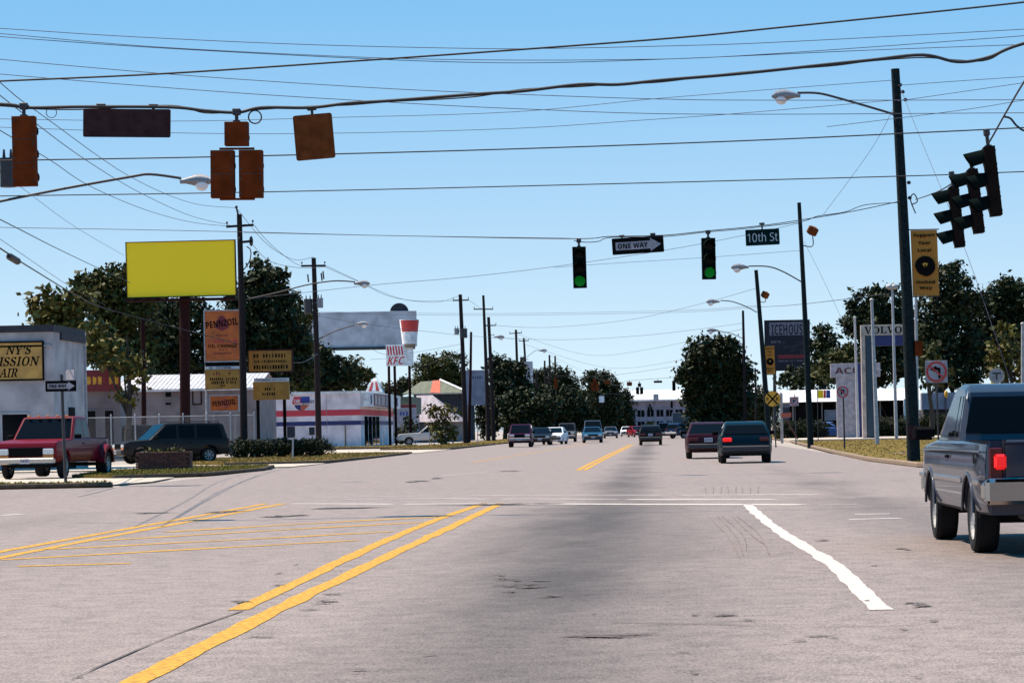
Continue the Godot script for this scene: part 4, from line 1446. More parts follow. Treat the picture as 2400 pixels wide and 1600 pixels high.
func build_left() -> void:
	# white block with the tan wall sign
	var z := 110.0
	var p := foot(126, z)
	var top := at(126, 750, z).y
	var t := thing("workshop_building", "white rendered workshop with black roof edge and tan wall sign", "building", p)
	wall_box(t, "wall", Vector3(-12.5, top / 2 - 0.1, -3), Vector3(25, top - 0.2, 6), M.wall_white)
	wall_box(t, "roof_edge", Vector3(-12.5, top - 0.06, -3), Vector3(25.1, 0.28, 6.1), M.roof_dark)
	wall_box(t, "parapet", Vector3(0.03, top - 0.33, -3.6), Vector3(0.1, 0.3, 4.7), M.roof_dark)
	wall_box(t, "corner_trim", Vector3(0.02, top / 2, -5.95), Vector3(0.12, top, 0.12), M.white_steel)
	wall_box(t, "ledge", Vector3(-12.5, top - 0.75, 0.03), Vector3(24.9, 0.07, 0.06), M.wall_white)
	opening(t, "window", at(34, 992, z) - p, 1.0, 1.4, M.glass, M.wall_white)
	wall_box(t, "door", Vector3(0.01, 1.25, -3.2), Vector3(0.06, 2.5, 1.1), M.black)
	var sg := panel(t, "wall_sign", z, -130, 788, 97, 872, M.tan_sign, 0.05, 0.06, M.ink)
	var k := z / F
	lettering(sg, "NY'S", Vector3(60 * k, 25 * k, 0), 56 * k, 20 * k, M.ink, true, 0.25)
	lettering(sg, "TRANSMISSION", Vector3(3 * k, -1 * k, 0), 205 * k, 21 * k, M.ink, true, 0.25)
	lettering(sg, "REPAIR", Vector3(14 * k, -27 * k, 0), 86 * k, 20 * k, M.ink, true, 0.25)
	# low shop with a dark red fascia and amber letters
	z = 150.0
	p = foot(200, z)
	t = thing("shop_building", "low brown shop with dark red fascia and amber lettering", "building", p, "", 0.12)
	wall_box(t, "wall", Vector3(-2.2, 1.9, -5), Vector3(8.0, 3.8, 10), M.wall_tan)
	wall_box(t, "fascia", Vector3(-2.2, at(230, 874, z).y, 0.12), Vector3(8.1, 1.15, 0.3), M.wine)
	var fs := t.get_node("fascia")
	scribble(fs, Vector3(-0.05, at(230, 874, z).y, 0.275), 3.4, 0.42, M.gold, 5, 0.1)
	for k2 in 3:
		opening(t, "window", Vector3(-0.7 + k2 * 0.95, 1.75, 0.002), 0.45, 1.9, M.glass, M.wall_tan)
	# long white shed with a tin roof
	z = 190.0
	p = foot(430, z)
	t = thing("tin_roof_shed", "long off-white shed with bright ribbed tin roof", "building", p)
	var eave := at(430, 893, z).y
	wall_box(t, "wall", Vector3(0, eave / 2, -5), Vector3(9.5, eave, 10), M.wall_tan)
	var st := S()
	quad(st, Vector3(-5, eave, 0.35), Vector3(5, eave, 0.35), Vector3(5, eave + 1.1, -5), Vector3(-5, eave + 1.1, -5), Vector3.UP)
	quad(st, Vector3(-5, eave, -10.35), Vector3(5, eave, -10.35), Vector3(5, eave + 1.1, -5), Vector3(-5, eave + 1.1, -5), Vector3.UP)
	box(st, Vector3(0, eave - 0.07, 0.33), Vector3(10, 0.16, 0.06))
	for k2 in 34:
		box(st, Vector3(-4.95 + k2 * 0.3, eave + 0.57, -2.32), Vector3(0.05, 0.04, 5.42), Basis(Vector3.RIGHT, atan2(1.1, 5.35)))
	part(t, "roof", st, M.tin)
	opening(t, "window", at(386, 906, z) - p, 0.42, 0.32, M.glass, M.wall_tan)
	opening(t, "vent", at(386, 927, z) - p, 0.4, 0.16, M.black, M.wall_tan)
	opening(t, "door", at(452, 912, z) - p, 0.5, 0.9, M.wall_tan, M.rust_steel)
	# chain-link fence
	z = 140.0
	p = foot(200, z)
	var q := foot(585, z + 2)
	t = thing("chain_link_fence", "grey chain-link fence with pipe posts behind the parked vehicles", "fence", p)
	var L := p.distance_to(q)
	t.rotation.y = -atan2(q.z - p.z, q.x - p.x)
	for k2 in 8:
		st = S()
		cyl(st, Vector3(L * k2 / 7.0, -0.1, 0), Vector3(L * k2 / 7.0, 2.35, 0), 0.035, 7)
		ball(st, Vector3(L * k2 / 7.0, 2.37, 0), Vector3(0.045, 0.045, 0.045), 7, 4)
		part(t, "post", st, M.white_steel)
	for yy in [2.25, 0.1]:
		st = S()
		cyl(st, Vector3(0, yy, 0), Vector3(L, yy, 0), 0.024, 6)
		part(t, "rail", st, M.white_steel)
	st = S()
	for dgn in [-1.0, 1.0]:
		var x := -2.2
		while x < L + 2.2:
			var a := Vector2(x, 0.1)
			var b := Vector2(x + dgn * 2.15, 2.25)
			var f0 := clampf((0.0 - a.x) / (b.x - a.x), 0, 1) if dgn > 0 else clampf((L - a.x) / (b.x - a.x), 0, 1)
			var f1 := clampf((L - a.x) / (b.x - a.x), 0, 1) if dgn > 0 else clampf((0.0 - a.x) / (b.x - a.x), 0, 1)
			if f1 > f0 + 0.01:
				var A := a.lerp(b, f0)
				var B := a.lerp(b, f1)
				tube(st, [Vector3(A.x, A.y, 0), Vector3(B.x, B.y, 0)], 0.004, 3, false)
			x += 0.13
	var mesh := part(t, "wire_mesh", st, M.steel)
	mesh.set_meta("kind", "stuff")
	# parts shop with red and blue bands
	z = 245.0
	p = foot(640, z)
	var x0 := foot(455, z).x - p.x
	var x1 := foot(829, z).x - p.x
	var wcx := (x0 + x1) / 2
	var ht := at(640, 905, z).y
	var yb := func(row: float) -> float: return at(640, row, z).y
	t = thing("parts_shop", "white flat-roofed shop with red and blue bands along its walls", "building", p)
	wall_box(t, "wall", Vector3(wcx, ht / 2, -15), Vector3(x1 - x0, ht, 30), M.wall_pink)
	wall_box(t, "coping", Vector3(wcx, ht + 0.05, -15), Vector3(x1 - x0 + 0.2, 0.22, 30.2), M.white)
	wall_box(t, "red_band", Vector3(wcx, yb.call(950), -15), Vector3(x1 - x0 + 0.03, 0.52, 30.03), M.stripe_red)
	wall_box(t, "blue_band", Vector3(wcx, yb.call(974), -15), Vector3(x1 - x0 + 0.034, 0.38, 30.03), M.navy)
	# fascia sign and entrance on the street side
	st = S()
	box(st, Vector3(x1 + 0.4, yb.call(921), -15), Vector3(0.8, 1.25, 29.5))
	part(t, "entrance_fascia", st, M.white)
	st = S()
	box(st, Vector3(x1 + 0.82, yb.call(921), -11), Vector3(0.05, 0.95, 14))
	var fsn := part(t, "fascia_sign", st, M.sign_white)
	st = S()
	for e in [-0.5, 0.5]:
		box(st, Vector3(x1 + 0.85, yb.call(921) + e, -11), Vector3(0.05, 0.08, 14.2))
	for e in [-18.0, -14.0, -10.0, -7.0, -4.0]:
		box(st, Vector3(x1 + 0.85, yb.call(921), e), Vector3(0.05, 0.9, 0.4))
	part(fsn, "sign_bars", st, M.wine)
	for e in [-1.5, -26.0]:
		st = S()
		box(st, Vector3(x1 + 0.83, yb.call(921), e), Vector3(0.05, 0.8, 0.9))
		part(t, "lamp_panel", st, M.navy)
	for k2 in 4:
		st = S()
		box(st, Vector3(x1 + 0.02, 1.4, -4.5 - k2 * 3.4), Vector3(0.06, 2.6, 2.6))
		part(t, "shop_window", st, M.glass)
	for k2 in 3:
		wall_box(t, "wall_joint", Vector3(x0 + 4.2 + k2 * 3.6, ht / 2 + 0.6, 0.01), Vector3(0.03, ht - 1.3, 0.03), M.roof_grey)
	wall_box(t, "downpipe", Vector3(at(793, 990, z).x - p.x, 0.95, 0.06), Vector3(0.1, 1.9, 0.1), M.kerb)
	opening(t, "meter_box", at(668, 992, z) - p, 0.7, 1.0, M.roof_dark)
	opening(t, "meter_box", at(716, 990, z) - p, 0.5, 0.7, M.roof_dark)
	# emblem: red flag, blue block, orange tail with white and blue letters
	var e0 := at(698, 927, z) - p
	var em := Node3D.new()
	em.name = "wall_emblem"
	t.add_child(em)
	em.position = e0 + Vector3(0, 0, 0.01)
	for g in [[[[-1.05, 0.15], [-0.85, 0.62], [-0.3, 0.62], [-0.3, 0.05], [-1.0, -0.05]], M.stripe_red], [[[-0.3, 0.1], [-0.3, 0.62], [0.5, 0.62], [0.5, 0.1]], M.blue], [[[-0.85, -0.1], [-0.3, -0.1], [-0.3, -0.62], [-0.6, -0.5], [-0.8, -0.3]], M.navy], [[[-0.3, -0.62], [-0.3, -0.1], [0.5, -0.1], [0.15, -0.4], [-0.05, -0.6]], M.roof_red]]:
		st = S()
		plate(st, v2(g[0]), 0.0, 0.02)
		part(em, "emblem_shape", st, g[1])
	lettering(em, "CAR", Vector3(-0.62, 0.24, 0.03), 0.5, 0.3, M.white)
	lettering(em, "QUEST", Vector3(0.33, 0.12, 0.03), 1.15, 0.36, M.navy)
	# cupola on the eatery behind
	z = 305.0
	p = foot(868, z)
	t = thing("chicken_shop", "eatery with red-striped white cupola on a dark mansard roof", "building", p)
	wall_box(t, "wall", Vector3(0.3, 1.6, -6), Vector3(6.6, 3.2, 12), M.sign_white)
	st = S()
	var mb := at(868, 912, z).y
	box(st, Vector3(0.3, (mb + 3.2) / 2, -6), Vector3(7.0, mb - 3.2, 12.6))
	part(t, "mansard", st, M.roof_green)
	st = S()
	var cb := at(852, 900, z) - p
	var ct := at(852, 868, z) - p
	for sgn in [[1, 0], [0, 1], [-1, 0], [0, -1]]:
		var n := Vector3(sgn[0], 0, sgn[1])
		var u := Vector3(n.z, 0, -n.x)
		var c0 := Vector3(cb.x, cb.y, -4)
		quad(st, c0 + n * 1.0 + u * 1.0, c0 + n * 1.0 - u * 1.0, c0 + n * 0.3 - u * 0.3 + Vector3(0, 1.35, 0), c0 + n * 0.3 + u * 0.3 + Vector3(0, 1.35, 0), n)
		quad(st, c0 + n * 1.0 + u * 1.0, c0 + n * 1.0 - u * 1.0, c0 + n * 0.9 - u * 0.9 - Vector3(0, 0.8, 0), c0 + n * 0.9 + u * 0.9 - Vector3(0, 0.8, 0), n)
	tri(st, Vector3(cb.x - 0.3, cb.y + 1.35, -3.7), Vector3(cb.x + 0.3, cb.y + 1.35, -3.7), Vector3(cb.x, cb.y + 1.6, -4), Vector3(0, 0, 1))
	var cu := part(t, "cupola", st, M.white)
	for sx in [-1.0, 1.0]:
		st = S()
		var yy := cb.y
		quad(st, Vector3(cb.x + sx * 0.25, yy + 0.15, -3.06), Vector3(cb.x + sx * 0.6, yy + 0.15, -3.06), Vector3(cb.x + sx * 0.28, yy + 1.15, -3.56), Vector3(cb.x + sx * 0.1, yy + 1.15, -3.56), Vector3(0, 0, 1))
		part(cu, "red_stripe", st, M.red)
	# its pylon sign with the bucket
	z = 262.0
	p = foot(928, z)
	t = thing("restaurant_sign", "tall white pole sign with red stripes and a bucket on top", "sign", p)
	for e in [[892, 795], [906, 838], [940, 840]]:
		st = S()
		cyl(st, Vector3(foot(e[0] + 4, z).x - p.x, -0.2, 0), at(e[0], e[1], z) - p, 0.13, 10)
		part(t, "post", st, M.rust_steel)
	var sb := panel(t, "sign_box", z, 887, 792, 949, 840, M.white, 0.5, 0.3)
	var kk := z / F
	for k2 in 6:
		st = S()
		box(st, Vector3((-26 + k2 * 6.4) * kk, 11 * kk, 0.004), Vector3(3.4 * kk, 21 * kk, 0.02), Basis(Vector3(0, 0, 1), 0.12))
		part(sb, "stripe", st, M.red)
	lettering(sb, "KFC", Vector3(-8 * kk, -12 * kk, 0.004), 36 * kk, 18 * kk, M.red, false, 0.25)
	var bc := at(940, 762, z) - p
	st = S()
	tube(st, [bc + Vector3(0, -1.15, 0), bc + Vector3(0, 1.15, 0)], [0.68, 0.92], 20)
	var bk := part(t, "bucket", st, M.white)
	st = S()
	for k2 in 20:
		var a := TAU * k2 / 20
		if k2 % 10 < 8:
			var a2 := TAU * (k2 + 1) / 20
			quad(st, bc + Vector3(cos(a) * 0.81, 0.0, sin(a) * 0.81), bc + Vector3(cos(a2) * 0.81, 0.0, sin(a2) * 0.81), bc + Vector3(cos(a2) * 0.93, 1.08, sin(a2) * 0.93), bc + Vector3(cos(a) * 0.93, 1.08, sin(a) * 0.93), Vector3(cos(a), 0, sin(a)))
	part(bk, "red_panel", st, M.red)
	st = S()
	cyl(st, bc + Vector3(0, -1.5, 0), bc + Vector3(0, -1.1, 0), 0.55, 12)
	part(t, "bucket_stand", st, M.kerb)
	# small fascia box beside the parts shop
	z = 285.0
	p = foot(931, z)
	t = thing("menu_sign", "small white sign with red top band and blue figure between the shops", "sign", p)
	for e in [908, 953]:
		st = S()
		cyl(st, Vector3(foot(e, z).x - p.x, -0.1, -0.1), Vector3(foot(e, z).x - p.x, 2.0, -0.1), 0.06, 8)
		part(t, "post", st, M.dark_steel)
	var ms := panel(t, "sign_box", z, 906, 936, 956, 963, M.sign_white, 0.3, 0.1)
	var mt := panel(t, "top_band", z, 906, 929, 956, 936, M.wine, 0.3, 0.11)
	scribble(ms, Vector3(0, 0, 0.003), 1.2, 0.4, M.blue, 8)
	# gabled house with a grey roof slope
	z = 320.0
	p = foot(1010, z)
	t = thing("gabled_building", "grey building with broad sloping roof behind the old white pickup", "building", p)
	var g0 := at(948, 907, z) - p
	var g1 := at(985, 906, z) - p
	var g2 := at(1058, 968, z) - p
	st = S()
	quad(st, Vector3(g0.x, g0.y, -5), Vector3(g1.x, g1.y, -5), Vector3(g2.x, g2.y, 3), Vector3(g0.x, g2.y, 3), Vector3(0, 1, 1))
	quad(st, Vector3(g1.x, g1.y, -5), Vector3(g2.x, g2.y, 3), Vector3(g2.x, g2.y, -12), Vector3(g1.x, g1.y, -5.1), Vector3(1, 1, 0))
	part(t, "roof", st, M.roof_grey)
	wall_box(t, "wall", Vector3((g0.x + g2.x) / 2 - 0.2, g2.y / 2, -4), Vector3(g2.x - g0.x - 0.5, g2.y, 13), M.wall_tan)
	z = 345.0
	p = foot(1020, z)
	t = thing("restaurant_building", "dark restaurant with green and red mansard roof and pale gable edge", "building", p)
	var r0 := at(950, 905, z) - p
	var r1 := at(1075, 905, z) - p
	wall_box(t, "wall", Vector3((r0.x + r1.x) / 2, r0.y / 2, -6), Vector3(r1.x - r0.x, r0.y, 12), M.roof_dark)
	st = S()
	var ra := at(960, 875, z) - p
	var rb := at(1005, 872, z) - p
	quad(st, Vector3(r0.x - 1.5, r0.y, 0.4), Vector3(r1.x, r0.y, 0.4), Vector3(rb.x, rb.y, -4), Vector3(ra.x, ra.y, -4), Vector3(0, 1, 1))
	part(t, "roof", st, M.roof_green)
	st = S()
	var rp0 := at(988, 904, z) - p
	var rp1 := at(1012, 904, z) - p
	quad(st, Vector3(rp0.x, rp0.y, 0.46), Vector3(rp1.x, rp1.y, 0.46), Vector3(rb.x, rb.y, -3.9), Vector3(rb.x - 0.9, rb.y, -3.9), Vector3(0, 1, 1))
	part(t, "red_roof_panel", st, M.roof_red)
	st = S()
	tube(st, [Vector3(rb.x, rb.y + 0.05, -4), Vector3(r1.x, r0.y + 0.1, 0.4)], 0.16, 6)
	part(t, "gable_edge", st, M.white)
	wall_box(t, "eave", Vector3((r0.x + r1.x) / 2, r0.y, 0.45), Vector3(r1.x - r0.x, 0.16, 0.12), M.beige)
	# tall pale panel sign among the poles
	z = 330.0
	p = foot(1095, z)
	t = thing("pylon_sign", "tall narrow pale pylon sign standing between the far poles", "sign", p)
	for e in [1072, 1118]:
		st = S()
		cyl(st, Vector3(foot(e, z).x - p.x, -0.2, 0), at(e, 850, z) - p, 0.12, 8)
		part(t, "post", st, M.steel)
	var ps := panel(t, "sign_box", z, 1068, 850, 1122, 930, M.grey_wall, 0.4, 0.3)
	scribble(ps, Vector3(0, 1.2, 0.003), 1.6, 0.35, M.navy, 9)
	# far white board in the trees
	z = 400.0
	p = foot(1205, z)
	t = thing("billboard", "small blank pale blue board rising above the far trees", "billboard", p)
	panel(t, "board", z, 1187, 830, 1224, 880, M.board_grey, 0.3, 0.2)
	st = S()
	cyl(st, Vector3(0, -0.3, -0.3), at(1205, 860, z) - p + Vector3(0, 0, -0.3), 0.3, 10)
	part(t, "post", st, M.dark_steel)

func build_left_signs() -> void:
	var st: SurfaceTool
	# yellow billboard on one steel column
	var z := 185.0
	var p := foot(421, z)
	var t := thing("billboard", "plain bright yellow billboard on a single dark steel column", "billboard", p)
	st = S()
	tube(st, [Vector3(0, -0.5, -0.55), at(420, 600, z) - p + Vector3(0, 0, -0.55)], 0.35, 16)
	part(t, "column", st, M.rust_steel)
	var b := panel(t, "board", z, 290, 554, 541, 681, M.billboard_yellow, 0.25, 0.1)
	b.rotation.z = deg_to_rad(0.3)
	st = S()
	for s2 in [-1.0, 1.0]:
		box(st, Vector3(s2 * 3.64, 0, -0.1), Vector3(0.05, 3.75, 0.3))
		box(st, Vector3(0, s2 * 1.845, -0.1), Vector3(7.33, 0.05, 0.3))
	part(b, "frame", st, M.sign_back_dark)
	st = S()
	var c := at(415, 688, z) - p
	box(st, c + Vector3(0, 0, -0.1), Vector3(7.3, 0.16, 0.9))
	for k in 5:
		box(st, c + Vector3(-3 + k * 1.5, 0.05, -0.3), Vector3(0.1, 0.18, 1.3))
	part(t, "catwalk", st, M.rust_steel)
	# long pale billboard with a dome-shaped dark topper
	z = 345.0
	p = foot(748, z)
	t = thing("billboard", "long blank grey-white billboard with dark dome topper", "billboard", p, "", 0.0)
	panel(t, "board", z, 700, 716, 957, 797, M.board_grey, 0.4, 0.3)
	st = S()
	tube(st, [Vector3(0, -0.5, -0.8), at(748, 740, z) - p + Vector3(0, 0, -0.8)], 0.65, 16)
	part(t, "column", st, M.rust_steel)
	st = S()
	var pc := at(828, 800, z) - p
	box(st, pc + Vector3(0, 0, -0.3), Vector3(13.4, 0.35, 1.6))
	box(st, at(850, 770, z) - p + Vector3(0, 0, -0.9), Vector3(10, 0.5, 0.5))
	part(t, "catwalk", st, M.dark_steel)
	st = S()
	var dome := PackedVector2Array()
	for k in 15:
		var a := PI * k / 14.0
		dome.append(Vector2(cos(a) * 1.15, sin(a) * 1.1))
	plate(st, dome, -0.2, 0.05, at(917, 716, z) - p + Vector3(0, 0, 0.1))
	part(t, "topper", st, M.roof_dark)
	# tall orange oil sign
	z = 150.0
	p = foot(512, z)
	t = thing("oil_sign", "tall orange oil-change sign with black lettering beside a pole", "sign", p)
	for e in [471, 551]:
		st = S()
		cyl(st, Vector3(foot(e + 3, z).x - p.x, -0.2, 0), at(e, 708, z) - p, 0.055, 8)
		part(t, "post", st, M.white_steel)
	var k := z / F
	var a1 := panel(t, "upper_panel", z, 471, 714, 550, 829, M.orange, 0.2, 0.12, M.white_steel)
	lettering(a1, "PENNZOIL", Vector3(0, 29 * k, 0.012), 74 * k, 15 * k, M.ink)
	a1.get_node("lettering").rotation.z = 0.12
	st = S()
	plate(st, v2([[-13 * k, 34 * k], [-6 * k, 44 * k], [0, 47 * k], [6 * k, 44 * k], [13 * k, 34 * k], [16 * k, 18 * k], [0, 12 * k], [-16 * k, 18 * k]]), 0.002, 0.006)
	part(a1, "bell_emblem", st, M.wine)
	scribble(a1, Vector3(0, 1 * k, 0), 28 * k, 4 * k, M.wine, 11)
	scribble(a1, Vector3(0, -12 * k, 0), 68 * k, 8 * k, M.red, 12)
	lettering(a1, "OIL CHANGE", Vector3(0, -23 * k, 0.004), 66 * k, 8 * k, M.ink)
	scribble(a1, Vector3(0, -32 * k, 0), 24 * k, 5 * k, M.wine, 13)
	scribble(a1, Vector3(0, -40 * k, 0), 40 * k, 5 * k, M.wine, 14)
	panel(t, "divider", z, 471, 831, 550, 840, M.ink, 0.2, 0.12)
	var sl := panel(t, "letter_rail", z, 471, 841, 550, 848, M.board_grey, 0.16, 0.12)
	scribble(sl, Vector3.ZERO, 60 * k, 4 * k, M.ink, 15)
	var a2 := panel(t, "lower_panel", z, 471, 849, 551, 894, M.ochre, 0.2, 0.12)
	scribble(a2, Vector3(0, 14 * k, 0), 44 * k, 8 * k, M.wine, 16)
	scribble(a2, Vector3(2 * k, 1 * k, 0), 62 * k, 6 * k, M.ink, 17)
	scribble(a2, Vector3(2 * k, -7 * k, 0), 56 * k, 6 * k, M.ink, 18)
	scribble(a2, Vector3(2 * k, -14 * k, 0), 14 * k, 5 * k, M.ink, 19)
	# small orange oil board below it
	z = 158.0
	p = foot(515, z)
	t = thing("oil_board", "small orange oil board in a pale frame on short legs", "sign", p)
	var sb := panel(t, "panel", z, 483, 909, 547, 943, M.orange, 0.1, 0.1, M.white_steel)
	k = z / F
	lettering(sb, "PENNZOIL", Vector3(0, 1 * k, 0.01), 54 * k, 12 * k, M.ink)
	sb.get_node("lettering").rotation.z = 0.1
	st = S()
	plate(st, v2([[-9 * k, 5 * k], [0, 14 * k], [9 * k, 5 * k], [11 * k, -9 * k], [0, -13 * k], [-11 * k, -9 * k]]), 0.002, 0.006)
	part(sb, "bell_emblem", st, M.roof_red)
	for e in [490, 540]:
		st = S()
		cyl(st, Vector3(foot(e, z).x - p.x, -0.1, 0), at(e, 940, z) - p, 0.05, 8)
		part(t, "leg", st, M.steel)
	# ochre double board on two posts
	z = 152.0
	p = foot(625, z)
	k = z / F
	t = thing("shop_sign", "ochre double-panel shop sign on two dark posts above the hedge", "sign", p)
	for e in [[594, 900], [655, 900]]:
		st = S()
		box(st, Vector3(foot(e[0], z).x - p.x, 0.6, 0), Vector3(0.16, 7.0, 0.16))
		part(t, "post", st, M.ink)
	var d1 := panel(t, "upper_panel", z, 572, 805, 671, 853, M.ochre, 0.25, 0.26, M.sign_back_dark)
	scribble(d1, Vector3(0, 12 * k, 0), 78 * k, 9 * k, M.ink, 21)
	scribble(d1, Vector3(0, -1 * k, 0), 76 * k, 6 * k, M.ink, 22)
	scribble(d1, Vector3(0, -14 * k, 0), 78 * k, 9 * k, M.ink, 23, 0.05)
	var rl := panel(t, "letter_rail", z, 584, 868, 664, 877, M.board_grey, 0.2, 0.26)
	scribble(rl, Vector3.ZERO, 70 * k, 2 * k, M.ink, 24)
	var d2 := panel(t, "lower_panel", z, 582, 877, 665, 918, M.ochre, 0.22, 0.26)
	scribble(d2, Vector3(-3 * k, 4 * k, 0), 24 * k, 7 * k, M.ink, 25)
	scribble(d2, Vector3(-6 * k, -7 * k, 0), 30 * k, 7 * k, M.ink, 26)
	# one-way sign at the corner
	z = 76.6
	t = post_sign("one_way_sign", "black one-way sign with white arrow on a post at the kerb", 150, z, [140, 860], 0.045)
	var ow := panel(t, "panel", z, 104, 874, 175, 899, M.ink, 0.012, 0.05)
	one_way(ow, 71 * z / F, 25 * z / F, 0.002)
	var bl := panel(t, "street_name_blade", z, 139, 850, 180, 872, M.sign_white, 0.012, 0.0)
	bl.rotation.y = -0.9
	# brick planter, bricks laid one by one
	z = 96.0
	p = foot(377, z)
	t = thing("brick_planter", "low round-ended dark brick planter on the grass island", "planter", p + Vector3(0, 0.1, 0))
	st = S()
	box(st, Vector3(0, 0.27, 0), Vector3(1.66, 0.54, 0.66))
	part(t, "core", st, M.mortar)
	var bm := []
	for v in 3:
		st = S()
		box(st, Vector3.ZERO, Vector3(0.205, 0.068, 0.1), Basis.IDENTITY, 0.006)
		bm.append(st.commit())
	rng.seed = 88
	for row in 8:
		var off := 0.1 * (row % 2)
		var y := 0.04 + row * 0.076
		for side in [-1.0, 1.0]:
			for kx in 8:
				var o := mesh_node("brick", bm[rng.randi() % 3], M.brick if rng.randf() < 0.6 else M.brick2, t)
				o.position = Vector3(-0.8 + kx * 0.216 + off * 0.8, y, side * (0.35 + rng.randf() * 0.01))
			for kz in 3:
				var o := mesh_node("brick", bm[rng.randi() % 3], M.brick if rng.randf() < 0.6 else M.brick2, t)
				o.position = Vector3(side * (0.88 + rng.randf() * 0.01), y, -0.2 + kz * 0.216 - off * 0.2)
				o.rotation.y = PI / 2
	mesh_node("plants", leaf_cloud([[Vector3(-0.4, 0.62, 0), Vector3(0.45, 0.16, 0.3)], [Vector3(0.4, 0.62, 0), Vector3(0.45, 0.15, 0.3)]], 50, 0.06, Color(0.07, 0.07, 0.02), 6), M.leaf, t)
	hedge("clipped dark green hedge below the ochre sign", foot(640, 139) + Vector3(0, 0.09, 0), Vector3(4.7, 0.92, 1.0), 0.12, 61)
	# small white marker stakes
	for e in [[672, 132.0, 0.95], [880, 232.0, 1.2], [986, 236.0, 1.2], [1097, 240.0, 1.6]]:
		t = thing("marker_stake", "thin white marker stake standing in the roadside grass", "stake", foot(e[0], e[1]) + Vector3(0, 0.09, 0), "white marker stakes")
		st = S()
		tube(st, [Vector3.ZERO, Vector3(0.03, e[2], 0)], [0.045, 0.04], 6)
		part(t, "rod", st, M.white_steel)

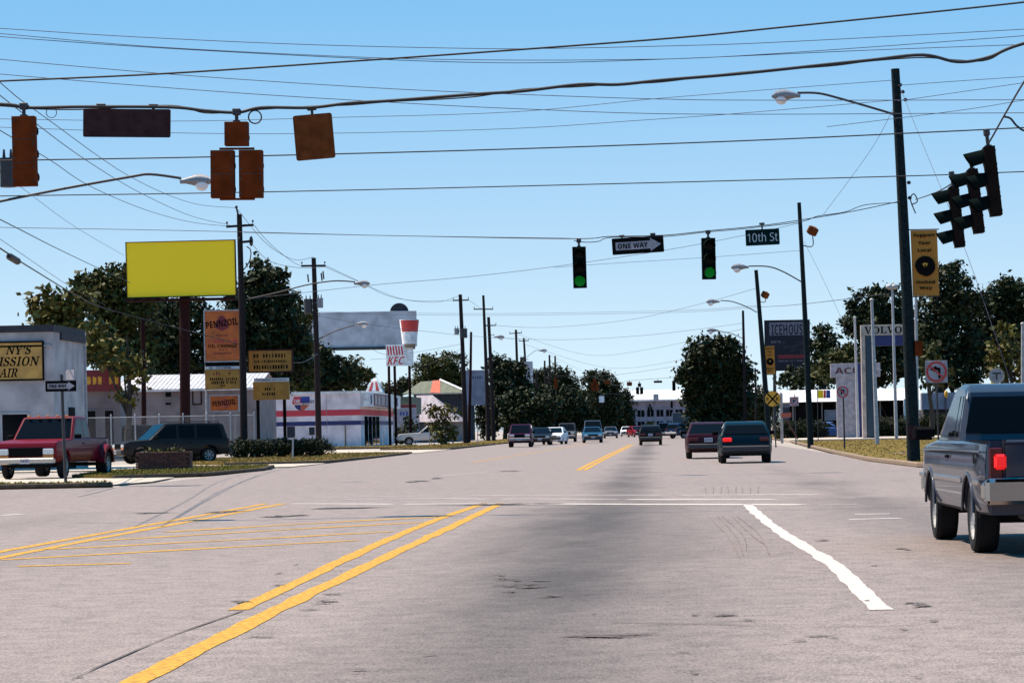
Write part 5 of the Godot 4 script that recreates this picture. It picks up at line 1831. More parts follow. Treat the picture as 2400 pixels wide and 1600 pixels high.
# ---------------------------------------------------------------- right-hand side
func build_right() -> void:
	var st: SurfaceTool
	# dealership showroom: bright white fascia, dark glass below
	var z := 235.0
	var p := foot(1960, z)
	var t := thing("showroom_building", "low showroom with broad bright white fascia over dark glass", "building", p)
	var x0 := at(1795, 900, z).x - p.x
	var x1 := at(2118, 900, z).x - p.x
	var yt := at(1960, 893, z).y
	var ym := at(1960, 921, z).y
	wall_box(t, "glass_front", Vector3((x0 + x1) / 2, ym / 2, -8), Vector3(x1 - x0 - 1.5, ym, 14), M.glass)
	st = S()     # sloping metal fascia that catches the sun
	quad(st, Vector3(x0, ym, 0.8), Vector3(x1, ym, 0.8), Vector3(x1, yt, -1.2), Vector3(x0, yt, -1.2), Vector3(0, 1, 1))
	quad(st, Vector3(x0, ym, 0.8), Vector3(x0, ym, -15), Vector3(x0, yt, -14), Vector3(x0, yt, -1.2), Vector3(-1, 0, 0))
	quad(st, Vector3(x1, ym, 0.8), Vector3(x1, ym, -15), Vector3(x1, yt, -14), Vector3(x1, yt, -1.2), Vector3(1, 0, 0))
	quad(st, Vector3(x0, yt, -1.2), Vector3(x1, yt, -1.2), Vector3(x1, yt, -14), Vector3(x0, yt, -14), Vector3(0, 1, 0))
	quad(st, Vector3(x0, ym, 0.8), Vector3(x1, ym, 0.8), Vector3(x1, ym, -15), Vector3(x0, ym, -15), Vector3(0, -1, 0))
	part(t, "fascia", st, M.white)
	for k in 9:
		wall_box(t, "mullion", Vector3(lerpf(x0 + 1, x1 - 1, k / 8.0), ym / 2, -0.95), Vector3(0.12, ym, 0.1), M.steel)
	wall_box(t, "corner_pier", Vector3(at(2086, 930, z).x - p.x, 1.9, 0.9), Vector3(0.9, 2.6, 0.4), M.white)
	opening(t, "wall_sign", at(1920, 953, z) - p + Vector3(0, 0, 0.2), 1.75, 0.75, M.grey_wall, M.steel)
	# second building with a blue-grey fascia
	z = 225.0
	p = foot(2200, z)
	t = thing("service_building", "flat building with plain blue-grey fascia behind the no-turn sign", "building", p)
	var y1 := at(2200, 901, z).y
	var y2 := at(2200, 939, z).y
	wall_box(t, "fascia", Vector3(3, (y1 + y2) / 2, 0), Vector3(11.8, y1 - y2, 1.0), M.grey_wall)
	wall_box(t, "wall", Vector3(3, y2 / 2, -5), Vector3(11.4, y2 - 0.004, 10), M.roof_dark)
	for k in 3:
		wall_box(t, "fascia_joint", Vector3(-1 + k * 2.2, (y1 + y2) / 2, 0.51), Vector3(0.06, y1 - y2 - 0.05, 0.03), M.roof_dark)
	for k in 3:
		wall_box(t, "roof_vent", Vector3(-1.6 + k * 1.9, y1 + 0.15, -1), Vector3(0.2, 0.3, 0.2), M.steel)
	# portal-shaped car-maker sign
	z = 196.0
	p = foot(2028, z)
	var k := z / F
	t = thing("portal_sign", "tall beige portal sign with black maker name and blue panel", "sign", p)
	var yb := at(2025, 745, z).y
	for s in [[1983, 10, M.beige], [1999, 20, M.teal_panel], [2085, 10, M.beige]]:
		st = S()
		box(st, Vector3(foot(s[0] + 4, z).x - p.x, yb / 2 - 0.3, 0), Vector3(s[1] * k, yb + 0.2, 0.5), Basis.IDENTITY, 0.04)
		part(t, "leg", st, s[2])
	var hd := panel(t, "header", z, 1977, 746, 2088, 770, M.beige, 0.5, 0.27)
	lettering(hd, "VOLVO", Vector3(-4 * k, 0, 0.004), 86 * k, 16 * k, M.ink, true, 0.0, 900)
	panel(t, "blue_panel", z, 1988, 770, 2083, 794, M.navy, 0.4, 0.2)
	# second maker's sign, T-shaped
	z = 208.0
	p = foot(1946, z)
	k = z / F
	t = thing("dealer_sign", "pale grey T-shaped dealer sign with dark red letters", "sign", p)
	var hd2 := panel(t, "header", z, 1908, 834, 2022, 866, M.sign_white, 0.5, 0.3)
	lettering(hd2, "ACURA", Vector3(2 * k, -1 * k, 0.004), 98 * k, 14 * k, M.dark_wine)
	st = S()
	box(st, Vector3(0, at(1945, 866, z).y / 2 - 0.15, 0), Vector3(44 * k, at(1945, 866, z).y + 0.3, 0.5))
	part(t, "leg", st, M.sign_white)
	st = S()
	box(st, Vector3(32 * k, at(1945, 834, z).y / 2 - 0.15, 0.36), Vector3(14 * k, at(1945, 836, z).y + 0.3, 0.2))
	part(t, "blue_column", st, M.navy)
	# white lamp posts of the lot
	for e in [[1964, 1972, 730, 205.0, false], [2003, 2016, 690, 150.0, false], [2050, 2060, 660, 190.0, true], [2104, 2108, 640, 170.0, false], [2350, 2351, 745, 150.0, false]]:
		z = e[3]
		p = foot(e[1], z)
		t = thing("lot_light", "slim white lot light with twin round lamps on top" if e[4] else "slim plain white steel mast standing in the car lot", "light post", p, "" if e[4] else "white masts in the car lot")
		var tp := at(e[0], e[2], z) - p
		st = S()
		tube(st, [Vector3(0, -0.1, 0), tp], [0.13, 0.08], 10)
		part(t, "mast", st, M.white_steel)
		st = S()
		if e[4]:
			for s in [-1.0, 1.0]:
				ball(st, tp + Vector3(s * 0.16, 0.05, 0), Vector3(0.24, 0.2, 0.2), 12, 8)
		else:
			ball(st, tp + Vector3(0, 0.03, 0), Vector3(0.12, 0.1, 0.12), 10, 6)
		part(t, "lamp" if e[4] else "cap", st, M.white_steel)
	# hedge and fence-like row at the back of the verge
	hedge("long dark hedge along the back of the right-hand verge", foot(2040, 217) + Vector3(0, 0.05, 0), Vector3(7.0, 1.6, 1.4), 0, 63)
	hedge("dark hedge below the blue-grey building fascia", foot(2180, 217) + Vector3(0, 0.05, 0), Vector3(3.8, 1.8, 1.4), 0, 64)
	hedge("dark shrub row under the tall beer billboard", foot(1840, 217) + Vector3(0, 0.05, 0), Vector3(3.8, 1.5, 1.3), 0, 65)
	# beer billboard
	z = 290.0
	p = foot(1809, z)
	k = z / F
	t = thing("billboard", "dark square billboard with faded white wording behind the poles", "billboard", p, "", 0.0)
	var b := panel(t, "board", z, 1758, 736, 1860, 850, M.beer, 0.4, 0.3, M.ink)
	st = S()
	box(st, Vector3(1 * k, 38 * k, 0.006), Vector3(84 * k, 30 * k, 0.012))
	var wht := part(b, "white_area", st, M.faded)
	lettering(b, "ICEHOUSE", Vector3(4 * k, 36 * k, 0.014), 80 * k, 24 * k, M.beer)
	st = S()
	box(st, Vector3(12 * k, -26 * k, 0.006), Vector3(70 * k, 9 * k, 0.012))
	part(b, "red_band", st, M.wine)
	scribble(b, Vector3(8 * k, -36 * k, 0), 60 * k, 4 * k, M.faded, 31)
	scribble(b, Vector3(-26 * k, 8 * k, 0), 24 * k, 5 * k, M.roof_grey, 32)
	st = S()
	rng.seed = 4
	for i in 14:
		box(st, Vector3((rng.randf() - 0.4) * 70 * k, (rng.randf() * 26 - 18) * k, 0.004 + i * 0.0005), Vector3(rng.randf_range(6, 20) * k, rng.randf_range(2, 7) * k, 0.006), Basis(Vector3(0, 0, 1), rng.randf() - 0.5))
	part(b, "picture", st, M.roof_dark)
	for e in [1780, 1840]:
		st = S()
		cyl(st, Vector3(foot(e, z).x - p.x, -0.3, -0.1), at(e, 845, z) - p + Vector3(0, 0, -0.1), 0.18, 10)
		part(t, "post", st, M.dark_steel)
	# --- road signs
	z = 150.0
	t = post_sign("railroad_sign", "round yellow railroad crossing sign with black cross", 1783, z, [1776, 900], 0.035)
	st = S()
	plate(st, circle(18.5 * z / F, 30), -0.006, 0.006)
	var rr := part(t, "panel", st, M.gold)
	rr.position = at(1775, 916, z) - t.position + Vector3(0, 0, 0.05)
	st = S()
	for a in [0.75, -0.75]:
		box(st, Vector3(0, 0, 0.009 + 0.001 * a), Vector3(0.085, 34 * z / F, 0.006), Basis(Vector3(0, 0, 1), a))
	annulus(st, 0.41, 0.432, 0.009)
	part(rr, "cross", st, M.ink)
	for s in [-1, 1]:
		lettering(rr, "R", Vector3(s * 0.26, 0, 0.006), 0.13, 0.19, M.ink)
	z = 126.0
	t = post_sign("no_parking_sign", "round no-parking sign with red ring on a dark post in the grass", 1941, z, [1937, 886], 0.04)
	var np := ring_sign(t, "panel", at(1936, 900, z) - t.position + Vector3(0, 0, 0.05), 0.27, M.sign_white, M.red)
	lettering(np, "P", Vector3(0, 0, 0.006), 0.16, 0.26, M.ink)
	st = S()
	box(st, Vector3(0, 0, 0.016), Vector3(0.05, 0.44, 0.004), Basis(Vector3(0, 0, 1), 0.78))
	part(np, "slash", st, M.red)
	z = 172.0
	t = post_sign("no_parking_sign", "square white no-parking plate beyond the thick pole", 1829, z, [1826, 905], 0.035)
	var np2 := panel(t, "panel", z, 1814, 911, 1835, 932, M.sign_white, 0.012, 0.05)
	st = S()
	annulus(st, 0.19, 0.24, 0.008)
	part(np2, "ring", st, M.red)
	lettering(np2, "P", Vector3(0, 0, 0.002), 0.15, 0.24, M.ink)
	z = 90.0
	t = post_sign("no_left_turn_sign", "square white no-left-turn sign with red ring and slash", 2158, z, [2151, 840], 0.03)
	var nl := panel(t, "panel", z, 2126, 828, 2177, 879, M.sign_white, 0.012, 0.05)
	st = S()
	annulus(st, 0.27, 0.34, 0.010)
	var ring := part(nl, "ring", st, M.red)
	st = S()
	plate(st, v2([[0.06, -0.22], [0.13, -0.22], [0.13, 0.12], [0.0, 0.15], [0.0, 0.2], [-0.22, 0.08], [-0.02, -0.02], [-0.01, 0.05], [0.06, 0.04]]), 0.002, 0.006)
	part(nl, "turn_arrow", st, M.ink)
	st = S()
	box(st, Vector3(0, 0, 0.011), Vector3(0.055, 0.58, 0.004), Basis(Vector3(0, 0, 1), 0.85))
	part(nl, "slash", st, M.red)
	z = 118.0
	t = post_sign("round_sign", "round white sign with a dark T mark beyond the silver pickup", 2292, z, [2290, 850], 0.03)
	var rs := ring_sign(t, "panel", at(2290, 863, z) - t.position + Vector3(0, 0, 0.05), 0.34, M.sign_white, M.beige)
	st = S()
	box(st, Vector3(0, 0.11, 0.010), Vector3(0.36, 0.06, 0.006))
	box(st, Vector3(0, -0.04, 0.0105), Vector3(0.06, 0.26, 0.006))
	part(rs, "mark", st, M.roof_dark)
	scribble(rs, Vector3(-0.14, -0.06, 0.006), 0.14, 0.1, M.roof_grey, 41)
	scribble(rs, Vector3(0.15, -0.06, 0.006), 0.14, 0.1, M.roof_grey, 42)
	z = 120.0
	t = thing("yellow_marker", "small bright yellow marker post beside the round white sign", "marker", foot(2283, z))
	st = S()
	cyl(st, Vector3(0, -0.1, 0), at(2283, 890, z) - t.position, 0.03, 6)
	part(t, "post", st, M.dark_steel)
	panel(t, "panel", z, 2277, 876, 2289, 893, M.billboard_yellow, 0.03, 0.04)
	z = 150.0
	t = thing("yellow_marker", "small amber lantern on a thin stake below the no-turn sign", "marker", foot(2176, z))
	st = S()
	cyl(st, Vector3(0, -0.1, 0), at(2174, 905, z) - t.position, 0.025, 6)
	part(t, "post", st, M.dark_steel)
	st = S()
	ball(st, at(2174, 905, z) - t.position, Vector3(0.1, 0.22, 0.1), 10, 6)
	part(t, "lantern", st, M.gold)
	# pennants, flags and small things in the lot
	z = 190.0
	t = thing("flag", "yellow pink and blue flag on a thin staff before the showroom", "flag", foot(1880, z))
	st = S()
	cyl(st, Vector3(0, -0.1, 0), at(1878, 888, z) - t.position, 0.03, 6)
	part(t, "staff", st, M.dark_steel)
	for g in [[1879, 1892, M.billboard_yellow], [1892, 1898, M.stripe_red], [1898, 1908, M.blue]]:
		st = S()
		var A := at(g[0], 896, z) - t.position
		var B := at(g[1], 914, z) - t.position
		for j in 4:
			var f0 := j / 4.0
			var f1 := (j + 1) / 4.0
			quad(st, Vector3(lerpf(A.x, B.x, f0), A.y, 0.06 * sin(f0 * 6)), Vector3(lerpf(A.x, B.x, f1), A.y, 0.06 * sin(f1 * 6)), Vector3(lerpf(A.x, B.x, f1), B.y, 0.06 * sin(f1 * 6)), Vector3(lerpf(A.x, B.x, f0), B.y, 0.06 * sin(f0 * 6)), Vector3(0, 0, 1))
		part(t, "cloth", st, g[2])
	z = 165.0
	t = thing("direction_sign", "small brown board on a leaning wooden prop by the verge", "sign", foot(1800, z))
	st = S()
	box(st, at(1796, 960, z) - t.position, Vector3(0.16, 3.0, 0.1))
	part(t, "post", st, M.beige)
	st = S()
	tube(st, [at(1833, 1008, z) - t.position, at(1806, 962, z) - t.position], 0.05, 6)
	part(t, "prop", st, M.brick)
	panel(t, "board", z, 1795, 948, 1818, 958, M.roof_red, 0.05, 0.1)

func build_poles() -> void:
	var st: SurfaceTool
	# ---- right-hand row
	var z := 81.0
	var t := pole("thick dark green utility pole carrying the first street lamp and banner", [2057, 158], 2101, z, 0.125, 0.2, M.green_wood)
	cobra_lamp(t, z, [[2058, 264], [2020, 252], [1930, 226], [1880, 214], [1832, 213]], [1806, 220], 0.84)
	banner(t, z, 2092, 529, 2153, 680)
	st = S()
	box(st, Vector3(-0.06, 0.95, 0.19), Vector3(0.26, 0.42, 0.03))
	part(t, "notice_plate", st, M.sign_back_dark)
	st = S()
	box(st, at(2102, 800, z) - t.position + Vector3(0.1, 0, 0.12), Vector3(0.22, 0.45, 0.2), Basis.IDENTITY, 0.02)
	part(t, "pedestrian_signal", st, M.signal_yellow)
	st = S()
	for e in [[2066, 196], [2072, 212], [2078, 230], [2050, 262], [2088, 455], [2086, 420]]:
		ball(st, at(e[0], e[1], z) - t.position + Vector3(0.02, 0, 0.12), Vector3(0.06, 0.06, 0.06), 8, 5)
	tube(st, smooth_path([at(2094, 470, z) - t.position, at(2108, 462, z) - t.position, at(2100, 445, z) - t.position, at(2092, 458, z) - t.position, at(2104, 490, z) - t.position], 5), 0.018, 5)
	part(t, "fittings", st, M.wire)
	z = 145.0
	t = pole("slim dark utility pole with street lamp and boxy flood lamp", [1836, 465], 1863, z, 0.1, 0.17, M.green_wood)
	cobra_lamp(t, z, [[1843, 648], [1800, 624], [1765, 612], [1720, 611]], [1700, 614], 0.92)
	flood_lamp(t, z, [1842, 563], [1867, 530])
	z = 195.0
	t = pole("utility pole with flood lamp and banner behind the teal car", [1737, 620], 1768, z, 0.13, 0.21, M.green_wood)
	cobra_lamp(t, z, [[1739, 717], [1710, 702], [1680, 692], [1655, 690]], [1638, 693], 0.95)
	flood_lamp(t, z, [1741, 692], [1758, 677])
	banner(t, z, 1757, 795, 1779, 860)
	z = 260.0
	t = pole("plain utility pole rising out of the big roadside tree", [1707, 713], 1712, z, 0.11, 0.18, M.wood)
	cobra_lamp(t, z, [[1706, 777], [1680, 766], [1652, 760]], [1637, 759], 1.1)
	z = 320.0
	t = pole("small far pole between the big tree and the banner", [1735, 845], 1737, z, 0.1, 0.15, M.wood)
	# ---- left-hand row
	z = 140.0
	t = pole("tall left pole with crossarm and offset top pin beside the oil sign", [549, 492], 560, z, 0.13, 0.2, M.wood)
	st = S()
	tube(st, [at(549, 500, z) - t.position + Vector3(0, 0, 0.1), at(543, 478, z) - t.position + Vector3(0, 0, 0.1)], [0.06, 0.04], 6)
	ball(st, at(543, 476, z) - t.position + Vector3(0, 0, 0.1), Vector3(0.07, 0.09, 0.07), 8, 5)
	part(t, "top_pin", st, M.wood)
	crossarm(t, z, [520, 521], [583, 517])
	crossarm(t, z, [549, 557], [580, 554], 1)
	st = S()
	ball(st, at(577, 554, z) - t.position + Vector3(0, 0, 0.1), Vector3(0.1, 0.28, 0.1), 8, 6)
	part(t, "cutout", st, M.dark_steel)
	st = S()
	tube(st, smooth_path([at(552, 690, z) - t.position, at(548, 640, z) - t.position, at(572, 600, z) - t.position, at(575, 575, z) - t.position, at(566, 566, z) - t.position], 5), 0.03, 5)
	part(t, "jumper", st, M.wire)
	cobra_lamp(t, z, [[555, 690], [640, 671], [700, 655], [765, 645], [815, 647]], [831, 651], 0.8)
	z = 172.0
	t = pole("second left pole with twin transformer cans before the parts shop", [720, 592], 732, z, 0.14, 0.2, M.wood)
	crossarm(t, z, [692, 611], [748, 610])
	st = S()
	for e in [[707, 640], [738, 637], [742, 633]]:
		tube(st, [at(e[0], e[1] - 10, z) - t.position + Vector3(0, 0, 0.15), at(e[0] + 2, e[1] + 8, z) - t.position + Vector3(0, 0, 0.15)], 0.05, 6)
	part(t, "cutout", st, M.dark_steel)
	transformer_can(t, at(708, 720, z) - t.position, 0.27, 0.85, M.dark_steel)
	transformer_can(t, at(735, 707, z) - t.position + Vector3(0, 0, 0.1), 0.2, 0.55, M.steel)
	cobra_lamp(t, z, [[725, 782], [770, 760], [815, 746]], [831, 744], 0.8)
	z = 252.0
	t = pole("left pole with crossarm and two transformers near the old pickup", [1057, 676], 1070, z, 0.16, 0.24, M.wood)
	crossarm(t, z, [1040, 690], [1077, 689])
	transformer_can(t, at(1049, 768, z) - t.position + Vector3(0, 0, 0.1), 0.22, 0.5, M.steel)
	transformer_can(t, at(1065, 776, z) - t.position + Vector3(0, 0, 0.1), 0.34, 0.8, M.dark_steel)
	z = 262.0
	t = pole("short rusty pole right behind the transformer pole", [1082, 762], 1076, z, 0.11, 0.16, M.rust_steel)
	z = 292.0
	t = pole("left pole with wide crossarm and upright insulator pins", [1110, 678], 1122, z, 0.13, 0.24, M.wood)
	crossarm(t, z, [1088, 710], [1133, 710], 2)
	z = 300.0
	t = pole("left pole with small crossarm close beside the wide-armed one", [1122, 728], 1134, z, 0.16, 0.24, M.wood)
	crossarm(t, z, [1114, 748], [1140, 747])
	cobra_lamp(t, z, [[1124, 772], [1132, 768], [1136, 771]], [1147, 774], 1.1)
	z = 380.0
	t = pole("far left pole with plain crossarm above the trees", [1185, 757], 1192, z, 0.16, 0.22, M.wood)
	crossarm(t, z, [1170, 766], [1199, 764])
	z = 400.0
	t = pole("far left leaning pole with street lamp before the blank board", [1203, 776], 1217, z, 0.14, 0.2, M.wood)
	crossarm(t, z, [1192, 783], [1215, 782])
	transformer_can(t, at(1200, 832, z) - t.position + Vector3(0, 0, 0.1), 0.35, 0.7, M.dark_steel)
	cobra_lamp(t, z, [[1210, 820], [1228, 806], [1238, 804]], [1247, 805], 1.2)
	for e in [[1251, 828, 470.0], [1262, 815, 460.0], [1275, 817, 480.0], [1302, 843, 500.0], [1232, 856, 450.0]]:
		t = pole("distant bare utility pole rising above the far trees", [e[0], e[1]], e[0] + 3, e[2], 0.15, 0.22, M.wood, "distant utility poles")
	z = 165.0
	t = pole("thin dark pole in front of the tin-roofed shed", [327, 735], 329, z, 0.13, 0.16, M.rust_steel)
	# lamp reaching in from a pole beyond the left edge of the street
	z = 72.0
	t = pole("utility pole with long street lamp arm at the left corner", [-70, 120], -52, z, 0.14, 0.2, M.wood)
	cobra_lamp(t, z, [[-62, 476], [0, 462], [140, 434], [297, 406], [345, 400], [415, 409]], [450, 416], 0.84)
	transformer_can(t, at(-40, 245, z) - t.position, 0.4, 0.7, M.dark_steel)
	transformer_can(t, at(14, 430, z) - t.position + Vector3(0.05, 0, 0.05), 0.2, 0.7, M.dark_steel)

func build_signals() -> void:
	var st: SurfaceTool
	var z := 42.0
	traffic_signal("single amber-backed signal head seen from behind on the near span wire", 54, 268, z, 0.0, -1.0, -1, M.signal_yellow, 0.345, "", deg_to_rad(0.3))
	traffic_signal("five-lamp cluster signal seen from behind with two lower columns", 543, 281, z, 0.0, -1.0, -1, M.signal_yellow, 0.352, "", deg_to_rad(-0.6), true)
	hung_sign("overhead_sign", "dark back of a long street name sign hung on the near wire", z, 190, 250, 391, 315, deg_to_rad(-1.5), M.sign_back_dark, 0.05)
	hung_sign("overhead_sign", "brown back of a square sign hung on the near span wire", z, 676, 262, 766, 366, deg_to_rad(4.0), M.sign_back, 0.09)
	# side-on heads on the right-hand span
	var sp := [[2271, 338, 41.0, "nearest"], [2233, 390, 44.5, "middle"], [2190, 430, 47.0, "far"]]
	for i in 3:
		var lab: String = ["dark side-on signal head with long visors, first on the slanting wire", "dark side-on signal head with long visors, between two others", "dark side-on signal head with long visors, next to the thick pole's banner"][i]
		traffic_signal(lab, sp[i][0], sp[i][1], sp[i][2], -PI / 2 + [0.1, 0.05, 0.0][i], 1.0, -1, M.signal_rust, 0.335, "side-on signal heads", 0.0, false, 0.22)
		var o := get_child(get_child_count() - 1)
		o.rotation = Vector3(0, -PI / 2 - 0.03, 0)
		o.rotate_z(deg_to_rad(5.5))
	# far side of the junction, lenses towards us
	z = 72.0
	traffic_signal("dark signal head with green lamp lit, left of the one-way sign", 1330, 567, z, 0.0, 1.0, 2, M.signal_dark, 0.35, "", deg_to_rad(0.6))
	traffic_signal("dark signal head with green lamp lit, beside the street name sign", 1627, 547, z, 0.12, 1.0, 2, M.signal_dark, 0.35, "", deg_to_rad(0.2))
	var t := hung_sign("one_way_sign", "black overhead one-way sign with white arrow between two green signals", z, 1406, 544, 1525, 582, deg_to_rad(2.6), M.ink, 0.05)
	one_way(t, t.get_meta("w"), t.get_meta("h"))
	t = hung_sign("street_name_sign", "green street name sign reading 10th St on the span wire", z, 1713, 526, 1791, 563, deg_to_rad(1.6), M.sign_green, 0.14)
	lettering(t, "10th St", Vector3(0, 0, 0.008), 70 * z / F, 21 * z / F, M.sign_silver, false, 0.0, 400)
	# next junctions down the street
	z = 300.0
	traffic_signal("small far dark signal head at the next junction by the big tree", 1548, 874, z, 0.0, 1.0, -1, M.signal_dark, 0.36)
	traffic_signal("small far five-lamp cluster signal at the next junction", 1469, 880, z, 0.0, 1.0, -1, M.signal_dark, 0.36, "", 0.0, true)
	hung_sign("overhead_sign", "small far square lane sign left of the cluster signal", z, 1440, 877, 1452, 886, 0, M.sign_back, 0.1)
	hung_sign("overhead_sign", "small far black street name sign at the next junction", z, 1502, 874, 1521, 879, 0, M.ink, 0.1)
	z = 330.0
	traffic_signal("far amber-backed single signal head against the dark trees", 1276, 868, z, 0.0, -1.0, -1, M.signal_yellow, 0.42)
	traffic_signal("far amber-backed five-lamp cluster against the dark trees", 1366, 870, z, 0.0, -1.0, -1, M.signal_yellow, 0.42, "", 0.0, true)
	hung_sign("overhead_sign", "far brown sign back hung against the tree crown", z, 1388, 872, 1402, 882, 0, M.sign_back, 0.12)
	hung_sign("overhead_sign", "far pale square sign hung low before the dark trees", z, 1376, 909, 1388, 924, 0, M.white, 0.12)
	z = 420.0
	hung_sign("overhead_sign", "tiny far white arrow sign before the end building", z, 1501, 905, 1513, 920, 0, M.sign_white, 0.12)
	traffic_signal("tiny far cluster signal before the end building's windows", 1493, 928, z, 0.0, 1.0, -1, M.signal_dark, 0.33, "", 0.0, true)
	traffic_signal("tiny far single signal before the end building's fascia", 1543, 922, z, 0.0, 1.0, -1, M.signal_dark, 0.33)

func build_wires() -> void:
	var z := 38.0
	wire("thick black cable crossing the top of the street", [[-300, 199, z], [0, 186, z], [375, 169, z], [800, 141, z], [1176, 115, z], [1549, 87, z], [1782, 64, z], [2352, 5, z], [2700, -40, z]], 0.014, "")
	# the bundled signal span cable
	z = 42.0
	var sp := [[-300, 232, z], [0, 239, z], [60, 247, z], [190, 245, z], [390, 246, z], [470, 254, z], [545, 258, z], [600, 247, z], [712, 247, z], [800, 237, z], [900, 231, z], [1080, 217, z], [1200, 209, z], [1330, 194, z], [1420, 194, z], [1520, 184, z], [1700, 169, z], [1900, 148, z], [2000, 138, z], [2120, 126, z], [2200, 142, z], [2270, 132, z], [2352, 100, z], [2600, 40, z]]
	wire("bundled black signal cable carrying the near signals", sp, 0.026, "")
	var sp2 := []
	for i in sp.size():
		sp2.append([sp[i][0], sp[i][1] + [-3, 4, 2, 6, -4, 5, -2, 4][i % 8], z + 0.06])
	wire("thin lashed strand wound along the bundled signal cable", sp2, 0.011, "")
	for lp in [[585, 267, 15], [117, 257, 12]]:
		var c := at(lp[0], lp[1], z)
		var t := thing("cable_loop", "coiled black cable loop hanging beside the cluster signal" if lp[0] > 300 else "small thin cable loop beside the single signal head", "cable", c)
		var ring := []
		for k in 17:
			var a := TAU * k / 16.0 + PI / 2
			ring.append(Vector3(cos(a), sin(a) - 0.1, 0.03 * sin(a * 2)) * lp[2] * z / F)
		var st := S()
		tube(st, ring, 0.012 if lp[0] > 300 else 0.006, 6)
		part(t, "coil", st, M.wire)
	var thin := "thin dark overhead wire crossing the street"
	var tw: Material = M.thin_wire
	z = 62.0
	for w in [
		[[-200, 54], [0, 65], [300, 84], [700, 102], [1078, 111], [1268, 111], [1549, 105], [1782, 97], [2352, 67], [2600, 52]],
		[[-200, 60], [0, 77], [350, 107], [800, 130], [1078, 137], [1400, 137], [1700, 128], [2352, 82], [2600, 60]],
		[[-200, 68], [0, 84], [350, 109], [800, 133], [1078, 143], [1300, 143], [1620, 132], [2000, 115], [2352, 102], [2600, 92]],
		[[-200, 115], [0, 136], [400, 171], [800, 198], [1078, 212], [1500, 227], [1800, 230], [2352, 229], [2600, 227]],
		[[-200, 148], [0, 170], [500, 210], [900, 235], [1200, 250], [1600, 262], [2352, 259], [2600, 258]]]:
		var pts := []
		for q in w:
			pts.append([q[0], q[1], z])
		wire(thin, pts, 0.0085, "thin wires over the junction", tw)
	for w in [
		[[-100, 273], [0, 273], [400, 278], [750, 270], [1176, 257], [1500, 227], [1800, 203], [2052, 184]],
		[[-100, 290], [0, 292], [400, 305], [750, 306], [1176, 295], [1457, 277], [1700, 260], [2052, 230]],
		[[-100, 518], [0, 522], [300, 527], [580, 533], [900, 541], [1310, 547]]]:
		var pts := []
		for q in w:
			pts.append([q[0], q[1], 78.0])
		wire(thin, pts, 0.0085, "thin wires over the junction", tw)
	for w in [[[2062, 196], [2200, 186], [2352, 176], [2600, 160]], [[2062, 232], [2200, 212], [2352, 190], [2600, 155]], [[1900, 291], [2200, 254], [2352, 230], [2600, 190]]]:
		var pts := []
		for q in w:
			pts.append([q[0], q[1], 80.0])
		wire(thin, pts, 0.009, "thin wires over the junction", tw)
	for w in [[[-200, 372], [90, 367], [490, 360], [1078, 345], [1660, 325], [2060, 307], [2352, 293], [2600, 280]], [[-200, 455], [0, 450], [480, 443], [1078, 430], [2050, 405], [2352, 394], [2600, 386]]]:
		var pts := []
		for q in w:
			pts.append([q[0], q[1], 64.0])
		wire("medium black cable stretched level across the junction", pts, 0.016 if w[1][1] < 400 else 0.013, "level cables across the junction")
	# power lines coming down to the left pole
	var pl := "power line sagging down to the tall left pole"
	wire(pl, [[-250, -40, 40.0], [7, 196, 58.0], [94, 263, 68.0], [297, 405, 100.0], [439, 466, 122.0], [543, 477, 140.0]], 0.011, "power lines to the left pole", tw)
	wire(pl, [[-200, 60, 40.0], [81, 283, 62.0], [202, 371, 80.0], [320, 442, 100.0], [439, 496, 122.0], [526, 516, 140.0]], 0.011, "power lines to the left pole", tw)
	wire(pl, [[-200, 180, 40.0], [7, 304, 55.0], [115, 368, 72.0], [209, 429, 86.0], [337, 483, 106.0], [439, 510, 124.0], [520, 519, 140.0]], 0.011, "power lines to the left pole", tw)
	wire("black service cable slanting down into the left trees", [[-150, 430, 66.0], [27, 518, 80.0], [125, 568, 105.0], [215, 611, 135.0], [300, 650, 150.0]], 0.016, "")
	wire("thick dark trunk cable slanting down behind the white workshop", [[-150, 470, 60.0], [2, 572, 72.0], [82, 623, 90.0], [175, 678, 115.0], [257, 713, 135.0], [548, 790, 140.0]], 0.022, "")
	wire("faint thin wire slanting behind the yellow billboard", [[-80, 330, 80.0], [78, 453, 95.0], [175, 523, 115.0], [285, 587, 140.0]], 0.008, "faint slanting wires", tw)
	wire("faint thin wire slanting behind the yellow billboard", [[-80, 500, 70.0], [2, 551, 80.0], [160, 658, 120.0], [240, 700, 140.0]], 0.009, "faint slanting wires", tw)
	# span at the far side of the junction
	wire("span wire carrying the green signals and street name sign", [[560, 534, 140.0], [1000, 543, 92.0], [1310, 548, 72.5], [1400, 543, 72.0], [1525, 540, 72.0], [1627, 530, 72.0], [1750, 518, 73.0], [1840, 505, 75.0], [1960, 485, 78.0], [2068, 462, 80.8]], 0.012, "")
	wire("looping signal cable sagging below the far span wire", [[1318, 552, 72.0], [1345, 556, 72.0], [1375, 554, 72.0], [1405, 545, 72.0], [1525, 543, 72.0], [1620, 533, 72.0], [1690, 527, 72.0], [1745, 521, 73.0], [1840, 509, 75.0], [1880, 496, 76.0], [1940, 487, 77.0], [1990, 470, 79.0], [2068, 465, 80.8]], 0.011, "")
	wire("slanting wire carrying the side-on signal heads to the thick pole", [[2460, 20, 30.0], [2352, 190, 36.0], [2308, 265, 39.0], [2271, 330, 41.0], [2235, 383, 44.5], [2192, 418, 47.0], [2150, 442, 60.0], [2104, 458, 80.8]], 0.014, "")
